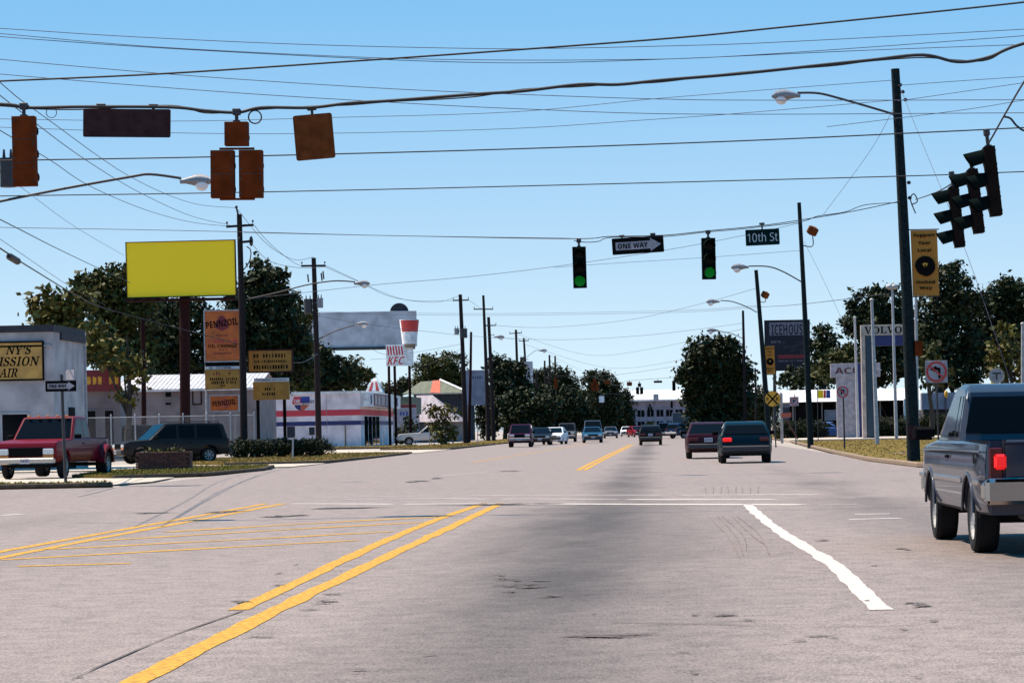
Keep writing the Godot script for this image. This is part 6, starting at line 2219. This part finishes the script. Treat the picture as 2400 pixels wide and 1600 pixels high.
	wire("looped feed cable hooked on the slanting signal wire", [[2308, 268, 39.0], [2322, 272, 39.0], [2338, 290, 39.0], [2365, 302, 39.0], [2450, 300, 39.0]], 0.016, "")
	# guys
	wire("thin guy wire braced to the thick dark green pole", [[2052, 250, 80.5], [2010, 330, 86.0], [1950, 415, 92.0], [1892, 492, 98.0]], 0.007, "guy wires", tw)
	wire("thin guy wire braced to the thick dark green pole", [[2070, 205, 80.5], [2120, 330, 76.0], [2190, 500, 72.0], [2260, 690, 70.0], [2330, 900, 69.0]], 0.007, "guy wires", tw)
	wire("thin guy wire braced from the slim lamp pole down to the verge", [[1848, 555, 145.0], [1905, 670, 147.0], [1965, 800, 150.0], [2060, 1008, 155.0]], 0.008, "", tw)
	# lines down the street
	wire("service line strung from the left pole to the slim lamp pole", [[556, 688, 140.0], [850, 655, 140.0], [1060, 637, 142.0], [1274, 612, 144.0], [1524, 575, 145.0], [1711, 540, 145.0], [1838, 512, 145.0]], 0.012, "", tw)
	wire("dashed-looking service line running to the slim lamp pole", [[1274, 614, 144.0], [1400, 605, 144.0], [1609, 592, 145.0], [1840, 575, 145.0]], 0.010, "", tw)
	var sl := "street-side line strung between the left-hand poles"
	for w in [
		[[543, 478, 140], [600, 548, 150], [640, 580, 158], [680, 597, 166], [720, 590, 172]], [[583, 517, 140], [620, 560, 150], [670, 600, 162], [692, 611, 172]], [[575, 556, 140], [620, 600, 152], [690, 615, 166], [748, 612, 172]],
		[[748, 610, 172], [816, 642, 190], [900, 682, 215], [1000, 694, 240], [1057, 678, 252]], [[745, 612, 172], [820, 645, 190], [930, 688, 225], [1040, 690, 252]],
		[[735, 726, 172], [816, 741, 190], [900, 752, 215], [998, 763, 240], [1062, 770, 252], [1180, 778, 300]], [[672, 833, 152], [700, 830, 160], [730, 812, 172]],
		[[1077, 689, 252], [1100, 705, 275], [1112, 712, 292]], [[1062, 800, 252], [1000, 830, 262], [940, 850, 262]]]:
		var pts := []
		for q in w:
			pts.append([q[0], q[1], float(q[2])])
		wire(sl, pts, 0.014, "lines along the left-hand poles", tw)
	var fl := "faint line sagging between the far poles across the street"
	for w in [
		[[1112, 745, 292], [1250, 752, 292], [1440, 735, 270], [1600, 700, 230], [1737, 662, 195]], [[1124, 775, 300], [1300, 780, 300], [1500, 768, 280], [1707, 742, 260]],
		[[735, 720, 300], [1130, 724, 300], [1550, 717, 280], [1745, 705, 200], [1846, 698, 150], [2060, 672, 160]], [[735, 716, 310], [1130, 720, 310], [1550, 713, 290], [1745, 701, 210]],
		[[1185, 766, 380], [1350, 815, 390], [1500, 800, 350], [1707, 755, 262]], [[1203, 790, 400], [1400, 845, 400], [1600, 820, 330]],
		[[1262, 815, 460], [1400, 880, 420], [1445, 874, 300], [1548, 866, 300], [1640, 852, 300]], [[1276, 862, 330], [1366, 864, 330], [1460, 855, 330], [1620, 830, 330]], [[1380, 905, 400], [1510, 903, 420], [1640, 897, 420]], [[850, 800, 262], [905, 815, 262], [1060, 790, 252]], [[850, 825, 300], [920, 822, 300]]]:
		var pts := []
		for q in w:
			pts.append([q[0], q[1], float(q[2])])
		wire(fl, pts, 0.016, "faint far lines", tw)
	# splice case on the trunk cable
	var a := at(19, 588, 74.0)
	var b := at(41, 601, 76.0)
	var t := thing("splice_case", "black cable splice case hung on the thick trunk cable", "splice case", (a + b) / 2)
	var st := S()
	tube(st, [(a - b) / 2, (a - b) * 0.4, (b - a) * 0.4, (b - a) / 2], [0.05, 0.1, 0.1, 0.05], 10)
	part(t, "case", st, M.wire)

func place(px: float, z: float) -> Vector3:
	return foot(px, z)

func build_vehicles() -> void:
	# the silver pickup beside us
	var sp := pickup(5.1, 1.74, 1.62, 1.06, -0.75, 1.1, [1.52, -1.6], 0.335, 0.38)
	sp.brake = 2.0
	sp.tail = [0.11, 0.14, 0.87]
	sp.tail_in = 0.05
	sp.tail_z = 0.05
	sp.mirror_out = 0.13
	sp.rw_margin = 0.05
	sp.rim = M.rim
	sp.tyre = 0.24
	sp.mirror = 0.85
	sp.bumper_y = 0.60
	var silver := paint(lin(0.034, 0.038, 0.056), 0.2)
	silver.clearcoat = 0.6
	var t := vehicle("pickup_truck", "silver-grey compact pickup with chrome bumper and lit brake lamps", "pickup", Vector3(3.78, 0, -27.95), PI + deg_to_rad(0.9), sp, silver)
	# two-tone lower panels and bright side moulding
	var wf := func(_s: float, y: float) -> float: return 0.872 - 0.03 * clampf((y - 0.9) / 0.16, 0, 1)
	var st := S()
	for s in [-1.0, 1.0]:
		for seg in [[-2.45, -2.05], [-1.15, 1.08], [1.97, 2.4]]:
			box(st, Vector3(s * 0.873, 0.68, (seg[0] + seg[1]) / 2), Vector3(0.025, 0.05, seg[1] - seg[0]), Basis.IDENTITY, 0.008)
	part(t, "side_moulding", st, M.chrome)
	# tailgate panel standing a little proud, with a recess, handle and stamped lower band
	st = S()
	box(st, Vector3(0, 0.765, -2.565), Vector3(1.28, 0.53, 0.02), Basis.IDENTITY, 0.012)
	box(st, Vector3(0, 1.045, -2.56), Vector3(1.30, 0.05, 0.05), Basis.IDENTITY, 0.02)
	part(t, "tailgate", st, silver)
	st = S()
	box(st, Vector3(0, 0.92, -2.578), Vector3(0.26, 0.1, 0.012), Basis.IDENTITY, 0.005)
	box(st, Vector3(0, 0.665, -2.576), Vector3(1.2, 0.14, 0.008))
	for s in [-1.0, 1.0]:
		box(st, Vector3(s * 0.652, 0.78, -2.556), Vector3(0.014, 0.58, 0.02))
	part(t, "tailgate_trim", st, M.dark_steel)
	for s in [-1.0, 1.0]:
		# tall lamp cluster round the lit lens
		st = S()
		box(st, Vector3(s * 0.725, 0.80, -2.552), Vector3(0.13, 0.40, 0.05), Basis.IDENTITY, 0.012)
		var cl := part(t, "lamp_cluster", st, M.tail_red)
		st = S()
		box(st, Vector3(s * 0.725, 0.68, -2.578), Vector3(0.11, 0.07, 0.012), Basis.IDENTITY, 0.004)
		part(cl, "reversing_lens", st, M.head_lens)
		# arch lips
		for ax in [1.52, -1.6]:
			st = S()
			var arc := []
			for k in 13:
				var a := lerpf(0.13, PI - 0.13, k / 12.0)
				arc.append(Vector3(s * 0.868, 0.335 + sin(a) * 0.415, ax + cos(a) * 0.415))
			tube(st, arc, 0.016, 6)
			part(t, "arch_lip", st, silver)
		# belt crease, drip rail and window seal
		st = S()
		tube(st, [Vector3(s * 0.862, 0.965, -2.48), Vector3(s * 0.868, 0.965, 0.0), Vector3(s * 0.862, 0.95, 2.2)], 0.009, 5)
		part(t, "crease", st, silver)
		st = S()
		tube(st, smooth_path([Vector3(s * 0.73, 1.46, -0.62), Vector3(s * 0.70, 1.555, -0.45), Vector3(s * 0.70, 1.565, 0.0), Vector3(s * 0.71, 1.54, 0.32), Vector3(s * 0.80, 1.12, 1.0)], 4), 0.012, 6)
		part(t, "drip_rail", st, M.chrome)
		# bumper end cap and step
		st = S()
		box(st, Vector3(s * 0.80, 0.60, -2.52), Vector3(0.1, 0.2, 0.28), Basis.IDENTITY, 0.04)
		part(t, "bumper_end", st, M.chrome)
	st = S()
	box(st, Vector3(0, 0.705, -2.60), Vector3(1.5, 0.02, 0.2), Basis.IDENTITY, 0.004)
	box(st, Vector3(0, 0.58, -2.682), Vector3(0.5, 0.12, 0.012))
	part(t, "bumper_step", st, M.black)
	st = S()
	cyl(st, Vector3(0.45, 0.36, -2.2), Vector3(0.45, 0.36, -2.62), 0.03, 10)
	part(t, "exhaust_pipe", st, M.dark_steel)
	st = S()
	cyl(st, Vector3(-0.874, 0.9, -2.1), Vector3(-0.88, 0.9, -2.1), 0.05, 12)
	cyl(st, Vector3(0.868, 0.9, -2.1), Vector3(0.874, 0.9, -2.1), 0.05, 12)
	part(t, "filler_cap", st, M.black)
	# red dually pickup
	sp = pickup(6.1, 2.0, 1.92, 1.22, -0.95, 1.3, [2.05, -2.1], 0.39, 0.5)
	sp.dual = true
	sp.lamp_y = 0.83
	sp.lamp_h = 0.19
	sp.lamp_w = 0.34
	sp.grille_h = 0.27
	sp.bumper_y = 0.55
	sp.bumper_h = 0.19
	sp.tail = [0.18, 0.4, 0.95]
	var red := paint(lin(0.14, 0.004, 0.012), 0.0)
	t = vehicle("pickup_truck", "red heavy pickup with dual rear wheels parked by the workshop", "pickup", Vector3(-19.1, 0.02, -87.7), deg_to_rad(-4.0), sp, red)
	for s in [-1.0, 1.0]:     # wide rear fenders
		st = S()
		var pts := []
		for k in 11:
			var a := PI * k / 10.0
			pts.append(Vector2(-2.1 + cos(a) * 0.62, 0.45 + sin(a) * 0.58))
		for k in 10:
			var A := Vector3(s * 0.95, pts[k].y, pts[k].x)
			var B := Vector3(s * 0.95, pts[k + 1].y, pts[k + 1].x)
			var o := Vector3(s * 0.26, -0.03, 0)
			quad(st, A, B, B + o, A + o, Vector3(0, pts[k].y - 0.4, pts[k].x + 2.1))
			var inn := Vector3(0, (0.45 - pts[k].y) * 0.2, (-2.1 - pts[k].x) * 0.2)
			var inn2 := Vector3(0, (0.45 - pts[k + 1].y) * 0.2, (-2.1 - pts[k + 1].x) * 0.2)
			quad(st, A + o, B + o, B + o + inn2, A + o + inn, Vector3(s, 0, 0))
		part(t, "rear_fender", st, red)
	st = S()
	for k in 5:
		box(st, Vector3(-0.6 + k * 0.3, 1.93, 0.62), Vector3(0.1, 0.05, 0.08), Basis.IDENTITY, 0.015)
	part(t, "roof_marker_lights", st, M.amber)
	# dark estate facing left
	sp = wagon(1.82, 4.9, 1.9)
	sp.bumper = M.dark_steel
	t = vehicle("parked_suv", "dark grey boxy estate parked behind the brick planter", "suv", place(392, 125.5) + Vector3(0, 0.02, 0), deg_to_rad(-62), sp, paint(lin(0.018, 0.015, 0.016), 0.0))
	st = S()
	for s in [-1.0, 1.0]:
		tube(st, smooth_path([Vector3(s * 0.62, 1.8, -2.0), Vector3(s * 0.62, 1.87, -1.9), Vector3(s * 0.62, 1.88, 0.1), Vector3(s * 0.62, 1.8, 0.2)], 3), 0.02, 6)
	part(t, "roof_rack", st, M.dark_steel)
	# vehicles behind the fence and by the shop
	vehicle("parked_van", "dark van with pale roof stripe behind the chain-link fence", "van", place(305, 152), deg_to_rad(-80), wagon(1.9, 4.8, 1.85), paint(lin(0.012, 0.02, 0.024), 0.0))
	vehicle("parked_car", "dark blue-grey car parked at the white shop wall", "car", place(580, 215), deg_to_rad(-70), sedan(1.4), paint(lin(0.02, 0.02, 0.04), 0.0))
	sp = pickup(5.2, 1.85, 1.75, 1.12, -0.5, 0.75, [1.6, -1.5], 0.36, 0.45)
	sp.bumper = M.white_steel
	vehicle("pickup_truck", "old rounded cream-white pickup parked beyond the grass strip", "pickup", place(980, 250) + Vector3(0, 0.0, 0), deg_to_rad(-84), sp, paint(lin(0.55, 0.48, 0.44), 0.0))
	# traffic going our way
	sp = sedan(1.38, true)
	sp.brake = 1.0
	sp.tail = [0.3, 0.13, 0.78]
	sp.plate_y = 0.46
	sp.W = 1.74
	vehicle("hatchback", "dark teal hatchback with one bright red tail lamp", "car", place(1710, 92.8), PI, sp, paint(lin(0.002, 0.011, 0.018), 0.0))
	sp = sedan(1.40)
	vehicle("sedan", "dark maroon saloon just ahead of the teal hatchback", "car", place(1626, 107.5), PI, sp, paint(lin(0.032, 0.003, 0.008), 0.0))
	sp = sedan(1.38, true)
	sp.W = 1.62
	vehicle("hatchback", "black hatchback alone in the centre lane ahead", "car", place(1495, 191), PI, sp, paint(lin(0.006, 0.005, 0.005), 0.0))
	var g := "traffic far down the street"
	# traffic coming towards us
	vehicle("suv", "purple-red utility car leading the oncoming traffic by the kerb", "suv", place(1197, 196), 0.0, wagon(1.62, 4.2, 1.66), paint(lin(0.04, 0.002, 0.022), 0.0))
	vehicle("sedan", "dark oncoming saloon beside the purple-red utility car", "car", place(1243, 216), 0.0, sedan(1.36), paint(lin(0.01, 0.009, 0.015), 0.0))
	sp = sedan(1.38)
	sp.blink = 1.0
	vehicle("sedan", "white oncoming saloon with amber turn lamp lit", "car", place(1275, 225), -0.1, sp, paint(lin(0.75, 0.75, 0.8), 0.0))
	vehicle("suv", "dark oncoming utility car behind the white saloon", "suv", place(1303, 258), 0.0, wagon(1.75, 4.4, 1.75), paint(lin(0.05, 0.045, 0.05), 0.0))
	vehicle("sedan", "bright blue oncoming saloon in the centre turn lane", "car", place(1361, 236), 0.05, sedan(1.36), paint(lin(0.015, 0.06, 0.12), 0.0))
	vehicle("van", "tall blue-grey van directly behind the bright blue saloon", "van", place(1362, 268), 0.05, wagon(1.98, 4.7, 1.85), paint(lin(0.04, 0.06, 0.08), 0.0))
	vehicle("sedan", "small far silver saloon beyond the blue van", "car", place(1403, 330), 0.0, sedan(1.38), paint(lin(0.1, 0.1, 0.12), 0.0))
	vehicle("sedan", "tiny far white saloon left of the red car", "car", place(1440, 385), 0.0, sedan(1.38), paint(lin(0.8, 0.8, 0.8), 0.0))
	vehicle("hatchback", "tiny far red car left of the black hatchback", "car", place(1463, 350), 0.3, sedan(1.4, true), paint(lin(0.16, 0.005, 0.015), 0.0))
	vehicle("suv", "far dark utility car just right of the black hatchback", "suv", place(1530, 290), PI, wagon(1.7), paint(lin(0.012, 0.015, 0.03), 0.0))
	vehicle("suv", "far dark blue utility car left of the maroon saloon", "suv", place(1576, 285), PI * 0.75, wagon(1.6, 4.2), paint(lin(0.015, 0.03, 0.07), 0.0))
	# far box lorry
	var p := place(1567, 330)
	t = thing("box_lorry", "far dark box lorry standing before the end building", "lorry", p)
	st = S()
	box(st, Vector3(0, 1.75, 0), Vector3(2.3, 2.3, 5.5), Basis.IDENTITY, 0.03)
	part(t, "cargo_box", st, M.teal_panel)
	st = S()
	for s in [-1.0, 1.0]:
		box(st, Vector3(s * 1.13, 1.75, 2.76), Vector3(0.08, 2.3, 0.05))
		box(st, Vector3(0, 1.75 + s * 1.12, 2.76), Vector3(2.18, 0.08, 0.05))
	part(t, "box_frame", st, M.steel)
	st = S()
	box(st, Vector3(0, 1.2, -3.8), Vector3(2.1, 1.5, 1.8), Basis.IDENTITY, 0.1)
	part(t, "cab", st, M.grey_wall)
	for s in [-1.0, 1.0]:
		for zz in [1.8, -3.6]:
			add_wheel(t, Vector3(s * 0.95, 0.45, zz), 0.45, 0.3, M.rim)
	st = S()
	box(st, Vector3(0, 0.6, 0.2), Vector3(1.0, 0.14, 6.4))
	part(t, "chassis", st, M.underbody)
	# lot cars on the right
	vehicle("parked_car", "bright blue car parked before the showroom", "car", place(1907, 222) + Vector3(0, 0, 0), deg_to_rad(70), sedan(1.4), paint(lin(0.06, 0.12, 0.32), 0.0))
	vehicle("parked_car", "dark green car parked in the lot behind the hedge", "car", place(2075, 223), deg_to_rad(80), sedan(1.42), paint(lin(0.01, 0.03, 0.03), 0.0))
	vehicle("parked_car", "black car parked under the blue-grey fascia", "car", place(2230, 221), deg_to_rad(85), sedan(1.45), paint(lin(0.01, 0.012, 0.016), 0.0))

func build_far() -> void:
	# the building that closes the street
	var z := 540.0
	var p := foot(1520, z)
	var t := thing("end_building", "long pale building with white roof closing the end of the street", "building", p)
	var yt := at(1510, 894, z).y
	var ye := at(1510, 917, z).y
	wall_box(t, "wall", Vector3(2, ye / 2, -10), Vector3(34, ye, 20), M.grey_wall)
	var st := S()
	quad(st, Vector3(-16, ye, 1.2), Vector3(20, ye, 1.2), Vector3(20, yt, -7), Vector3(-16, yt, -7), Vector3(0, 1, 1))
	quad(st, Vector3(-16, ye, -21), Vector3(20, ye, -21), Vector3(20, yt, -7), Vector3(-16, yt, -7), Vector3(0, 1, -1))
	box(st, Vector3(2, ye - 0.15, 1.2), Vector3(36, 0.3, 0.2))
	part(t, "roof", st, M.white)
	for row in 2:
		for k in 12:
			st = S()
			var c := Vector3(-9.5 + k * 1.85, [3.9, 1.4][row], 0.0)
			box(st, c + Vector3(0, 0, 0.02), Vector3(1.3, [1.3, 1.9][row], 0.04))
			var w := part(t, "window", st, M.glass)
			st = S()
			box(st, c + Vector3(0, 0, 0.06), Vector3(0.08, [1.3, 1.9][row], 0.04))
			part(w, "mullion", st, M.steel)
	for k in 13:
		wall_box(t, "pilaster", Vector3(-10.4 + k * 1.85, ye / 2 - 0.2, 0.06), Vector3(0.28, ye - 0.6, 0.12), M.grey_wall)

func build_trees() -> void:
	tree("broad_tree", "olive tree left of the yellow billboard, above the workshop roof", 168, 130, [[108, 700, 38, 34], [150, 735, 55, 42], [175, 700, 38, 34], [120, 760, 55, 40]], "yellow_green", 1)
	tree("broad_tree", "dark leafy tree directly left of the yellow billboard", 200, 250, [[222, 655, 48, 36], [275, 645, 42, 34], [245, 712, 62, 50], [310, 720, 60, 60], [250, 790, 65, 60], [310, 830, 55, 60]], "olive", 2)
	tree("small_tree", "yellow-green tree leaning over the dark red shop fascia", 148, 296, [[235, 800, 46, 38], [280, 820, 40, 40], [300, 865, 30, 40], [290, 915, 26, 24], [220, 775, 36, 40]], "yellow_green", 3, "", 9.0, 0.2)
	tree("broad_tree", "very dark tree behind the yellow billboard's column", 212, 400, [[370, 730, 50, 60], [430, 740, 50, 60], [380, 820, 60, 60], [450, 830, 60, 65]], "deep", 4)
	tree("broad_tree", "tall dark tree between the yellow billboard and the twin-can pole", 226, 600, [[592, 625, 26, 34], [620, 650, 36, 38], [575, 690, 50, 50], [640, 710, 48, 52], [600, 770, 75, 65], [530, 760, 50, 60], [560, 850, 80, 55], [650, 830, 60, 60], [690, 790, 20, 40]], "deep", 5)
	tree("broad_tree", "pale-leaved tree at the left end of the blank grey billboard", 300, 690, [[690, 720, 28, 50], [690, 800, 30, 50], [680, 860, 50, 40]], "olive", 6)
	tree("broad_tree", "dark tree under the blank grey billboard", 310, 745, [[735, 840, 40, 45], [770, 860, 40, 40], [720, 880, 50, 30]], "deep", 7)
	tree("broad_tree", "round tree under the right half of the grey billboard", 330, 805, [[805, 855, 40, 32], [825, 875, 30, 25], [785, 880, 35, 25]], "olive", 8)
	tree("small_tree", "low tree between the restaurant sign posts", 420, 920, [[900, 895, 40, 16], [930, 885, 16, 18]], "deep", 9)
	tree("broad_tree", "broad tree behind the green-roofed restaurant", 390, 1000, [[985, 850, 38, 32], [1030, 840, 42, 34], [1000, 885, 55, 30], [1050, 880, 30, 40]], "olive", 10)
	tree("broad_tree", "dark tree behind the cluster of left-hand poles", 360, 1160, [[1150, 855, 36, 36], [1170, 880, 45, 45], [1150, 930, 45, 55], [1120, 960, 30, 40]], "deep", 11)
	tree("broad_tree", "wide dark tree behind the oncoming cars", 345, 1210, [[1190, 935, 40, 40], [1240, 930, 45, 38], [1210, 970, 60, 30]], "deep", 12)
	tree("broad_tree", "spreading dark tree below the far amber signals", 360, 1290, [[1285, 925, 48, 40], [1320, 945, 40, 40], [1270, 965, 55, 30]], "deep", 13)
	tree("broad_tree", "dark tree beside the blank pale blue board", 480, 1250, [[1235, 880, 30, 30], [1270, 875, 32, 40], [1300, 885, 30, 35]], "deep", 14)
	tree("broad_tree", "round-topped tree behind the far cluster signal", 440, 1380, [[1368, 875, 34, 24], [1395, 885, 28, 30], [1360, 920, 50, 35], [1400, 930, 35, 40], [1350, 965, 60, 25]], "deep", 15)
	tree("broad_tree", "small dark tree left of the end building", 470, 1432, [[1435, 930, 24, 30], [1415, 955, 35, 30], [1440, 960, 18, 25]], "deep", 16)
	tree("small_tree", "little round bush before the end building", 430, 1492, [[1490, 985, 14, 14]], "olive", 17, "", 12.0, 0.2)
	tree("broad_tree", "big dense tree at the right kerb behind the maroon saloon", 262, 1645, [[1612, 810, 40, 34], [1662, 815, 42, 36], [1590, 860, 34, 34], [1640, 870, 60, 50], [1695, 860, 34, 44], [1610, 920, 42, 45], [1670, 930, 55, 50], [1640, 975, 60, 22]], "deep", 18, "", 20.0)
	tree("broad_tree", "dark tree right of the beer billboard", 250, 1895, [[1893, 785, 28, 38], [1905, 830, 35, 40], [1875, 860, 35, 30], [1830, 870, 40, 25]], "deep", 19)
	tree("small_tree", "yellow-green tree above the dealer sign", 240, 1945, [[1940, 815, 32, 24], [1920, 850, 40, 30], [1965, 845, 30, 30]], "olive", 20)
	tree("broad_tree", "dark tree above the portal sign", 255, 2010, [[1985, 705, 34, 36], [2035, 700, 38, 42], [1970, 740, 32, 30], [2010, 760, 60, 50], [2060, 770, 40, 60], [2030, 830, 60, 50]], "deep", 21)
	tree("broad_tree", "tall dark tree behind the hanging banner", 240, 2160, [[2185, 645, 44, 42], [2215, 690, 40, 45], [2150, 720, 58, 60], [2190, 780, 70, 60], [2130, 800, 50, 60], [2200, 850, 70, 40]], "deep", 22)
	tree("broad_tree", "dark tree beyond the silver pickup's roof", 245, 2310, [[2300, 680, 36, 38], [2335, 690, 40, 44], [2275, 720, 36, 40], [2330, 770, 60, 60], [2270, 800, 50, 60], [2380, 740, 60, 70]], "deep", 23)
	tree("small_tree", "tall yellow-green tree beyond the silver pickup", 190, 2325, [[2318, 790, 38, 42], [2340, 830, 45, 45], [2295, 840, 30, 35]], "yellow_green", 24, "", 8.0, 0.22)
	tree("small_tree", "rounded green tree behind the no-turn sign", 195, 2140, [[2138, 820, 32, 34], [2150, 860, 40, 30]], "olive", 25, "", 8.0, 0.22)
	tree("small_tree", "loose roadside bush in front of the old white pickup", 236, 1015, [[1005, 965, 22, 26], [1030, 950, 20, 24], [1020, 990, 26, 26], [990, 940, 14, 16]], "yellow_green", 26, "", 12.0, 0.17)
	tree("small_tree", "red-flowered shrub beside the parts shop", 282, 935, [[935, 985, 22, 22], [925, 1000, 20, 18]], "deep", 27, "", 9.0, 0.2)
	tree("broad_tree", "dark tree behind the far box lorry and big tree", 420, 1740, [[1730, 930, 40, 45], [1760, 940, 40, 40]], "deep", 28)

func build_behind() -> void:
	# unseen trees added behind the viewer, so shiny rear panels mirror something dark
	var spots := [[-11.0, 24.0], [-13.0, 40.0], [-12.0, 60.0], [12.5, 30.0], [12.0, 46.0], [13.5, 66.0], [-4.0, 95.0], [8.0, 100.0]]
	var first: Node3D = null
	for i in spots.size():
		var t: Node3D
		if first == null:
			t = thing("added_roadside_tree", "broad unseen tree added behind the viewer for dark reflections", "tree", Vector3.ZERO, "unseen trees added behind the viewer")
			var st := S()
			tube(st, [Vector3(0, -0.1, 0), Vector3(0.1, 2.5, 0), Vector3(0, 6, 0.1)], [0.35, 0.28, 0.12], 9)
			part(t, "trunk", st, M.bark)
			var bl := []
			for b in [[0, 6.0, 0, 4.5, 3.4], [2.5, 4.5, 1, 3.0, 2.6], [-2.5, 4.2, -1, 3.0, 2.6], [0.5, 8.5, 0, 3.2, 2.6]]:
				bl.append([Vector3(b[0], b[1], b[2]), Vector3(b[3], b[4], b[3])])
			mesh_node("crown", leaf_cloud(bl, 6.0, 0.4, Color(0.03, 0.038, 0.012), 500), M.leaf, t)
			first = t
		else:
			t = first.duplicate()
			t.name = numbered("added_roadside_tree")
			add_child(t)
		t.position = Vector3(spots[i][0], 0, spots[i][1])
		t.rotation.y = i * 1.3
		t.scale = Vector3.ONE * (1.0 + 0.12 * (i % 3))
	var wood := []  # unseen wood line, added to darken reflections and trim the sky fill
	for k in 26:
		rng.seed = 900 + k
		wood.append([Vector3(-78 + k * 6.2, 5.0 + rng.randf() * 2.0, 135 + rng.randf() * 6.0), Vector3(5.5, 6.5, 3.0)])
	var w := mesh_node("added_woodland", leaf_cloud(wood, 7.0, 0.65, Color(0.03, 0.038, 0.012), 501), M.leaf, self)
	w.set_meta("kind", "stuff")
	w.set_meta("label", "dense unseen wood added behind the viewer to darken reflections")
	w.set_meta("category", "added_woodland")

# ---------------------------------------------------------------- start
func _ready() -> void:
	var cam := Camera3D.new()
	cam.name = "camera"
	add_child(cam)
	cam.position = Vector3(0, EYE, 0)
	cam.rotation.z = -roll
	cam.projection = Camera3D.PROJECTION_FRUSTUM
	cam.near = 0.5
	cam.far = 4000.0
	cam.size = 1568.0 / F * cam.near
	cam.frustum_offset = Vector2((1176.0 - VX) / F, (VY - 784.0) / F) * cam.near
	cam.current = true
	var we := WorldEnvironment.new()
	we.name = "environment"
	var env := Environment.new()
	env.background_mode = Environment.BG_SKY
	var sky := Sky.new()
	var sm := ProceduralSkyMaterial.new()
	sm.sky_top_color = Color(0.03, 0.64, 0.92)
	sm.sky_horizon_color = Color(0.90, 0.975, 1.0)
	sm.sky_curve = 0.08
	sm.ground_bottom_color = Color(0.35, 0.32, 0.30)
	sm.ground_horizon_color = Color(0.7, 0.72, 0.76)
	sm.sun_angle_max = 1.0
	sky.sky_material = sm
	env.sky = sky
	env.tonemap_mode = Environment.TONE_MAPPER_LINEAR
	env.tonemap_exposure = 1.85
	env.background_energy_multiplier = 0.56
	env.sdfgi_enabled = true
	env.ssao_enabled = true
	env.ssil_enabled = true
	we.environment = env
	add_child(we)
	var sun := DirectionalLight3D.new()
	sun.name = "sun"
	sun.light_energy = 1.6
	sun.light_color = Color(1.0, 0.94, 0.85)
	sun.light_angular_distance = 0.5
	sun.shadow_enabled = true
	add_child(sun)
	sun.look_at_from_position(Vector3(-0.62, 1.2, -0.28), Vector3.ZERO)
	rng.seed = 1
	make_materials()
	build_ground()
	build_verges()
	build_far()
	build_left()
	build_right()
	build_trees()
	build_behind()
	build_left_signs()
	build_poles()
	build_signals()
	build_wires()
	build_vehicles()
